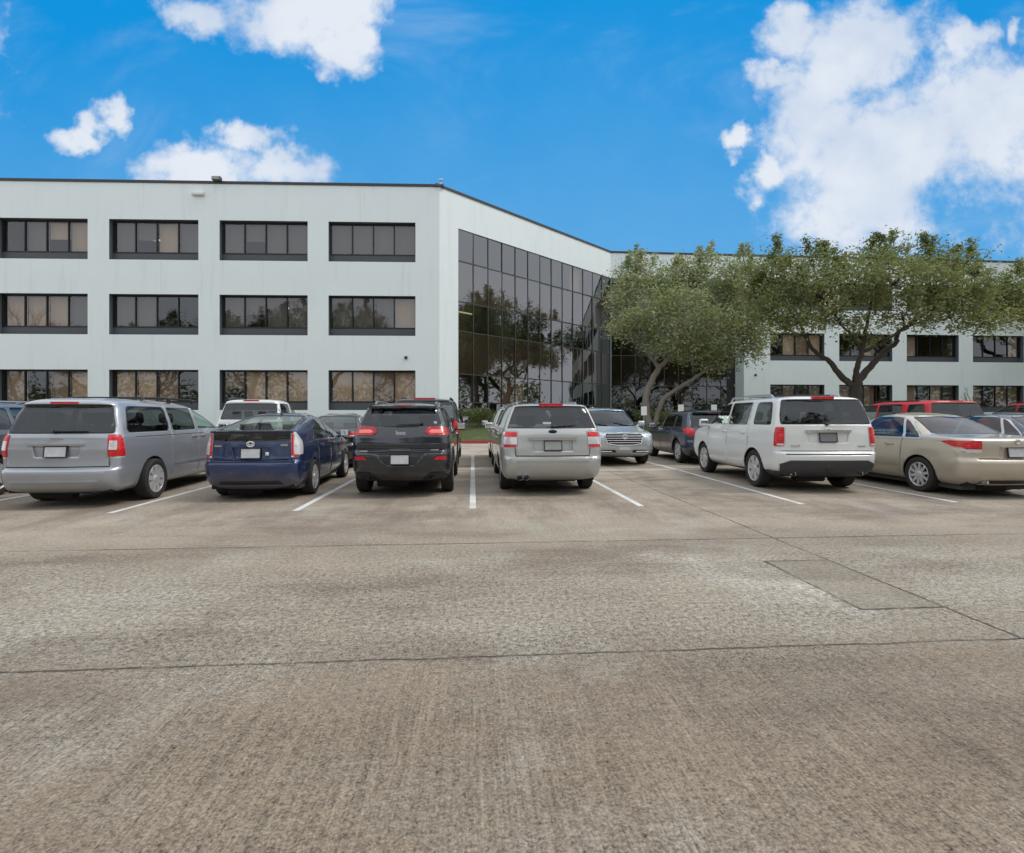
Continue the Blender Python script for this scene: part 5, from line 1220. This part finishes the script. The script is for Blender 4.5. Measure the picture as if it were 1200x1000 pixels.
spec2 = [(912,300,15,13,.8),(900,325,26,22,.6),(928,330,26,26,-.5),(905,365,28,20,-.4),(935,375,34,18,-1.2),(960,345,30,26,-1.6),(968,314,19,14,.6),(985,375,34,14,-1.2),(1000,330,30,28,-1.6),(1020,308,24,18,.6),(1042,292,20,12,.8),(1045,330,36,28,-1.8),(1085,302,24,15,.8),(1090,335,36,26,-1.4),(1060,365,36,16,-1.6),(1110,310,30,20,.4),(1135,340,34,24,-.6),(1115,368,36,15,-1.0),(1150,375,34,14,-.2),(1170,350,28,22,.8),(1195,365,26,18,.9),(1138,308,13,9,.4),(950,306,11,10,.4),(1190,330,20,14,1.2),(1015,395,16,8,-.6),(1215,350,24,20,1.0),(885,345,16,18,.8)]
tr2 = tree('oak_tree', 'dark trunked live oak with wide olive crown behind the white SUV', B2, limbs2, lobes_from(B2, Y2, spec2), 24, .095, LEAF2, BARK2, per=36, clump=.36, sprigs=2, sprig=8.0)
# more live oaks of the same lot, out of the frame to the right and behind (seen mirrored in the glass)
for x, y, s, yw, lab in ((45, 31, 1.7, 1.2, 'big live oak beyond the right edge of the photo, mirrored in the curtain wall'), (56, 25, 1.6, 2.6, 'second live oak beyond the right edge, mirrored in the curtain wall'), (62, 35, 1.8, 4.1, 'third live oak beyond the right edge, mirrored in the curtain wall')):
    c = copy_tree(tr2); c.location = (x, y, 0); c.scale = (s, s, s); c.rotation_euler = (0, 0, yw); c['label'] = lab
for k in range(9):
    s = 1.35+.25*((k*7) % 3); c = copy_tree(tr2); c.location = (-58+14.5*k+2*((k*5) % 3), -19-3*((k*3) % 4), 0); c.scale = (s, s, s); c.rotation_euler = (0, 0, 1.7*k); c['label'] = 'live oak in the row behind the photographer, mirrored in the glass'; c['group'] = 'live oaks behind the photographer'
def bare_tree(name, label, base, height, seed, spread=.55, levels=5, r0=None, mat=BARK2, group=None):
    root = empty(name, base, 0, label=label, cat='tree', group=group); b = MB(); q = random.Random(seed)
    def grow(p, d, ln, r, lv):
        pts = [p]; dd = d.copy()
        for k in range(3):
            dd = (dd + Vector((q.uniform(-.18,.18), q.uniform(-.18,.18), q.uniform(-.05,.15)))).normalized(); pts.append(pts[-1] + dd*ln/3)
        b.tube(pts, [r, r*.88, r*.76, r*.62], 6 if lv > 2 else 4, False)
        if lv == 0: return
        for k in range(q.choice([2, 3, 3])):
            ax = Vector((q.gauss(0,1), q.gauss(0,1), q.gauss(0,.5))).normalized(); nd = (dd + ax*spread*q.uniform(.7, 1.5)).normalized()
            grow(pts[-1 if k else q.choice([2, 3])], nd, ln*q.uniform(.62, .85), r*.60, lv-1)
    grow(Vector((0,0,-.05)), Vector((0,0,1)), height*.26, r0 or height*.018, levels); b.build('trunk', mat, root, smooth=50); return root
t0_ = bare_tree('bare_tree', 'bare winter tree behind the photographer, mirrored in the upper left windows', (-60, -9, 0), 19, 1)
bare_tree('bare_tree', 'second bare winter tree behind the photographer, mirrored in the left windows', (-47, -13, 0), 17, 9)
BK3 = bark('bark_twig', (.09,.075,.06), (.2,.17,.14))
bare_tree('bare_shrub', 'leafless upright shrub between two ground floor windows of the right wing', px(1137, 488, 43).xy.to_3d() + Vector((0,0,.9)), 3.6, 4, .28, 4, .07, BK3)
bare_tree('bare_shrub', 'smaller leafless shrub left of the other one by the right wing wall', px(1081, 488, 43.5).xy.to_3d() + Vector((0,0,.9)), 3.2, 6, .25, 3, .05, BK3)
# hedges
HEDGE = leaf_mat('leaf_hedge', (.035,.060,.014), (.11,.16,.035), (.15,.20,.05))
def hedge(label, A, Bp, h, w, n):
    root = empty('hedge', A, math.atan2((Bp-A).y, (Bp-A).x), label=label, cat='hedge'); L = (Bp-A).length
    cs = []; b = MB()
    for k in range(n):
        x = rng.uniform(0, L); t = rng.random(); y = rng.uniform(-w/2, w/2); top = h*(.85+.18*math.sin(x*2.1)+.1*math.sin(x*5.3+1)); cs.append((x, y, .12+top*t**.6)) 
    for k in range(int(L/.4)): x = .2+k*.4; b.tube([(x, 0, -.05), (x+rng.uniform(-.1,.1), rng.uniform(-.2,.2), h*.8)], [.025, .012], 5)
    b.build('stem', BK3, root); leaves('foliage', cs, [.13]*n, 14, .055, HEDGE, root)
HA = WA(.8, 0, 1.4) + O0; HB = WA(16, 0, 1.4) + O0; HA.z = HB.z = .86
hedge('long leafy green hedge at the foot of the angled curtain wall', HA, HB, .85, .9, 1500)
HC = WR(1.5, 0, 1.6) + O0; HD = WR(10.5, 0, 1.6) + O0; HC.z = HD.z = .9
hedge('green hedge along the recessed glass entrance', HC, HD, .8, .8, 700)

# a wood behind and to the right of the lot (mirrored in the glass): one mass
cs = []
for k in range(2600): x = nr.uniform(-130, 120); cs.append((x, -62+nr.uniform(-4,4), max(.4, nr.uniform(0, 1)**.8*(9.5+2.5*math.sin(x*.21)+1.5*math.sin(x*.53+1)))))
for k in range(1000): y = nr.uniform(-60, 44); cs.append((97+nr.uniform(-4,4), y, max(.4, nr.uniform(0, 1)**.8*(9.5+2.5*math.sin(y*.23)+1.5*math.sin(y*.6)))))
tag(leaves('far_wood', cs, [.9]*len(cs), 12, .42, LEAF2, None), 'dark wood beyond the lot, seen only as a mirror image in the glass', 'wood', None, 'stuff')
# ------------------------------------------------------------------ the parked cars
P_SILVER = paint('silver_lilac_paint', (.38,.40,.445), .5)
P_BLUE = paint('dark_blue_paint', (.008,.026,.10), .25, .24)
P_CHAR = paint('charcoal_blue_paint', (.015,.020,.029), .25, .22)
P_PEWTER = paint('light_silver_paint', (.47,.48,.47), .5)
P_WHITE = paint('white_paint', (.72,.74,.73), 0.0, .3)
P_GOLD = paint('gold_beige_paint', (.53,.475,.385), .4)
P_ICE = paint('ice_blue_paint', (.55,.60,.62), .4)
P_SLATE = paint('slate_blue_paint', (.026,.042,.080), .3, .25)
P_BLACKP = paint('black_paint', (.010,.011,.013), .2)
P_RED = paint('red_paint', (.56,.010,.014), .0, .4, .35)
P_MAROON = paint('dark_red_paint', (.34,.006,.016), .0, .4, .35)
P_GREY = paint('grey_paint', (.13,.14,.16), .45)
FRONT = 'cars in the front parking row'; BACK = 'cars in the second parking row'
make_car('parked_minivan', 'silver minivan with roof rack and tall rear window, left in the front row', MINIVAN, -6.34, 8.48, 2.0, P_SILVER, FRONT, 'minivan')
make_car('parked_hatchback', 'dark blue liftback car with clear tail lights beside the silver minivan', PRIUS, -3.68, 9.0, 1.5, P_BLUE, FRONT)
make_car('parked_suv', 'charcoal compact SUV with slim red tail lights left of the centre stall line', CHEROKEE, -1.25, 9.2, 0, P_CHAR, FRONT, 'suv')
make_car('parked_suv', 'silver crossover with twin exhaust and two tone tail lights, right of the centre line', TAURUSX, 1.43, 9.3, 0, P_PEWTER, FRONT, 'suv')
make_car('parked_suv', 'boxy white SUV with black lower bumper and tow hitch in the front row', PILOT, 6.51, 9.2, -4.2, P_WHITE, FRONT, 'suv')
make_car('parked_sedan', 'gold beige sedan with clear rear window cut by the right edge of the photo', ACCORD, 9.25, 8.3, -1, P_GOLD, FRONT)
make_car('parked_suv', 'dark grey SUV mostly cut off by the left edge beside the silver minivan', PLAINSUV, -9.35, 9.0, 0, P_GREY, FRONT, 'suv')
make_car('parked_sedan', 'dark slate sedan roof showing behind the gold sedan at the right edge', SEDAN, 12.1, 9.0, 0, P_SLATE, FRONT)
make_car('parked_pickup', 'white pickup truck cab seen over the dark blue liftback', PICKUP, -6.6, 14.2, 0, P_WHITE, BACK, 'pickup')
make_car('parked_sedan', 'black sedan with red tail lights half hidden between the blue liftback and charcoal SUV', SEDAN, -3.95, 14.3, 0, P_BLACKP, BACK)
make_car('parked_suv', 'tall black SUV rising behind the charcoal compact SUV', TALL, -1.35, 14.6, 0, P_BLACKP, BACK, 'suv')
make_car('parked_suv', 'pale silver SUV peeking out behind the left side of the silver crossover', PLAINSUV, 1.45, 14.4, 0, P_PEWTER, BACK, 'suv')
make_car('parked_suv', 'pale ice blue SUV facing the camera with a wide chrome edged grille', MAZDA, 4.27, 14.6, 0, P_ICE, BACK, 'suv', face=1)
make_car('parked_suv', 'slate blue crossover with bright red tail light behind the left side of the white SUV', VENZA, 7.1, 14.7, -2, P_SLATE, BACK, 'suv')
make_car('parked_sedan', 'white sedan almost hidden in the gap between the white SUV and gold sedan', SEDAN, 11.7, 14.5, 0, P_WHITE, BACK)
make_car('parked_suv', 'bright red SUV whose roof and windows show above the gold sedan', REDSUV, 14.5, 14.6, 0, P_RED, BACK, 'suv')
make_car('parked_suv', 'darker red SUV at the right edge behind the dark slate sedan', REDSUV, 19.9, 14.9, 0, P_MAROON, BACK, 'suv')
# ------------------------------------------------------------------ sky and sun
SUN_EL, SUN_AZ = R(55), R(92)      # azimuth from +Y towards +X: high, behind the camera to the right
w = bpy.data.worlds.new('World'); sc.world = w; w.use_nodes = True
class NW(N):
    def __init__(s, nt):
        s.nt = nt; nt.nodes.clear(); s.out = nt.nodes.new('ShaderNodeOutputWorld')
t = NW(w.node_tree)
dirv = t.n('ShaderNodeTexCoord').outputs['Generated']
sky = t.n('ShaderNodeTexSky', sky_type='NISHITA'); sky.sun_disc = False; sky.sun_elevation = SUN_EL; sky.sun_rotation = SUN_AZ
sky.air_density = 1.0; sky.dust_density = .6; sky.ozone_density = 2.5
s3 = t.n('ShaderNodeSeparateXYZ'); t.put(s3.inputs[0], dirv); dx, dy, dz = s3.outputs
ym = t.math('MAXIMUM', dy, .08)
gx = t.math('DIVIDE', dx, ym); gz = t.math('DIVIDE', dz, ym)
gx0, gz0 = gx, gz
mp0 = t.n('ShaderNodeCombineXYZ'); t.put(mp0.inputs[0], gx); t.put(mp0.inputs[1], gz); mp0.inputs[2].default_value = 1.3
def warp(sc_, amp, k):
    nz = t.n('ShaderNodeTexNoise'); t.put(nz.inputs['Vector'], mp0.outputs[0]); nz.inputs['Scale'].default_value = sc_; nz.inputs['Detail'].default_value = 5; nz.inputs['Roughness'].default_value = .55
    q = t.n('ShaderNodeSeparateColor'); t.put(q.inputs[0], nz.outputs['Color'])
    return t.math('MULTIPLY', t.math('SUBTRACT', q.outputs[0], .5), amp), t.math('MULTIPLY', t.math('SUBTRACT', q.outputs[1], .5), amp)
w1 = warp(4.5, .20, 0); w2 = warp(14.0, .095, 1)
gx = t.math('ADD', gx, t.math('ADD', w1[0], w2[0])); gz = t.math('ADD', gz, t.math('ADD', w1[1], w2[1]))
SKY_S = .12
# clear sky: the physical sky, deepened to the azure of this day
el = t.math('MULTIPLY', dz, 1.0)
rampf = t.step(t.math('ADD', gz, t.math('MULTIPLY', t.math('ABSOLUTE', gx), .06)), .20, .85)
az = t.mix(rampf, (.115/SKY_S, .41/SKY_S, .785/SKY_S), (.0005/SKY_S, .295/SKY_S, .745/SKY_S))
up = t.step(dz, .55, .95)
clear = t.mix(.95, sky.outputs[0], az)
# fields of cloud: where they stand in the sky (tangent directions), broken up by noise
def lobe(px_, py_, rx, ry, rot=0):
    cx, cz = (px_-600)/620, (488-py_)/620; rx /= 620; ry /= 620
    ax = t.math('SUBTRACT', gx, cx); az_ = t.math('SUBTRACT', gz, cz); c, s = math.cos(R(rot)), math.sin(R(rot))
    a = t.math('DIVIDE', t.math('ADD', t.math('MULTIPLY', ax, c), t.math('MULTIPLY', az_, s)), rx)
    b_ = t.math('DIVIDE', t.math('SUBTRACT', t.math('MULTIPLY', az_, c), t.math('MULTIPLY', ax, s)), ry)
    return t.math('SUBTRACT', 1.0, t.math('SQRT', t.math('ADD', t.math('MULTIPLY', a, a), t.math('MULTIPLY', b_, b_))))
LOB = [(335,2,140,56,-6),(215,15,45,45,0),(405,50,62,40,-20),(84,165,44,22,0),(128,148,26,28,0),(240,200,96,50,-12),(300,160,60,24,-20),(330,210,60,30,0),
       (1000,70,130,75,35),(960,150,100,80,60),(1030,40,90,60,0),(1060,170,180,95,22),(1150,150,110,115,20),(1010,215,95,110,0),(1130,50,42,42,-30),(1185,30,26,22,0),(858,150,28,26,0),(890,205,36,30,0),(1240,130,120,120,0),(930,40,60,40,0),(915,85,45,22,0),
       (1420,120,260,160,20),(-260,120,260,120,10),(-120,-60,160,60,0)]
F = None
for l in LOB:
    f = lobe(*l); F = f if F is None else t.math('SMOOTH_MAX', F, f, .25)
mp = t.n('ShaderNodeCombineXYZ'); t.put(mp.inputs[0], gx0); t.put(mp.inputs[1], gz0); mp.inputs[2].default_value = 3.7
front = t.step(dy, .08, .22)
vec = t.n('ShaderNodeMix', data_type='VECTOR'); t.put(vec.inputs[0], front); t.put(vec.inputs[4], t.vm('SCALE', dirv) if False else dirv); t.put(vec.inputs[5], mp.outputs[0])
V = vec.outputs[1]
n1 = t.noise(V, 4.2, 9, .58, .25); n2 = t.noise(V, 13, 6, .6, .2); n3 = t.noise(V, 1.7, 4, .5); n4 = t.noise(V, 34, 4, .6)
nn = t.math('ADD', t.math('MULTIPLY', t.math('SUBTRACT', n1, .5), 1.5), t.math('ADD', t.math('MULTIPLY', t.math('SUBTRACT', n2, .5), 1.05), t.math('MULTIPLY', t.math('SUBTRACT', n4, .5), .5)))
den_f = t.math('ADD', F, nn)
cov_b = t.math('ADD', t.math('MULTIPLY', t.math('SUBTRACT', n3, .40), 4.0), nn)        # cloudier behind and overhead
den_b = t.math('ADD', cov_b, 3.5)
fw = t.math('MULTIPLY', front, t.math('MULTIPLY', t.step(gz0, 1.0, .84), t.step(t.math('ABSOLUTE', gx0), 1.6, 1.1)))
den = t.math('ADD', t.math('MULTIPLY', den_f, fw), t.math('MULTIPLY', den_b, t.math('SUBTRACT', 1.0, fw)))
al = t.math('MULTIPLY', t.step(den, -.06, .66), .95)
wisp = t.math('MULTIPLY', t.math('MULTIPLY', t.step(t.noise(t.scalevec(V, (1.0, 2.2, 1.0)), 1.6, 6, .6, .6), .50, .80), .30), front)
al = t.math('MAXIMUM', al, wisp)
shade = t.step(t.math('ADD', t.noise(t.vm('ADD', V, (.0, .05, 0)), 3.2, 5, .5), t.math('MULTIPLY', t.math('SUBTRACT', den, .4), .10)), .30, .62)
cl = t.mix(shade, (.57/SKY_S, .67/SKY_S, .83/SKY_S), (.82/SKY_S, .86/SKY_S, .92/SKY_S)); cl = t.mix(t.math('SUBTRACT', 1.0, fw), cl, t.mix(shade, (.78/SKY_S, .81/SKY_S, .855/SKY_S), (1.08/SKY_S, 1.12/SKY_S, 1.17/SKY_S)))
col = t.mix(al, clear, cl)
low = t.step(dz, .0, -.04); col = t.mix(low, col, (.30/SKY_S*.6, .28/SKY_S*.6, .25/SKY_S*.6))
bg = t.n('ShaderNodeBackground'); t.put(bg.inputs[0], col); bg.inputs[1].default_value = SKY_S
t.nt.links.new(bg.outputs[0], t.out.inputs[0])
w.cycles.sampling_method = 'MANUAL'; w.cycles.sample_map_resolution = 512
sl = bpy.data.lights.new('sun', 'SUN'); so = bpy.data.objects.new('sun', sl); COL.objects.link(so)
sl.energy = 1.75; sl.angle = R(18); sl.color = (1.0, .955, .88)
sd_ = Vector((math.sin(SUN_AZ)*math.cos(SUN_EL), math.cos(SUN_AZ)*math.cos(SUN_EL), math.sin(SUN_EL)))
so.rotation_euler = (-sd_).to_track_quat('-Z', 'Y').to_euler()
sc.view_settings.view_transform = 'Standard'; sc.view_settings.look = 'None'; sc.view_settings.exposure = 0.0; sc.view_settings.gamma = 1.0
sc.cycles.max_bounces = 8; sc.cycles.transparent_max_bounces = 16; sc.cycles.glossy_bounces = 4; sc.cycles.diffuse_bounces = 4
sc.cycles.use_denoising = True
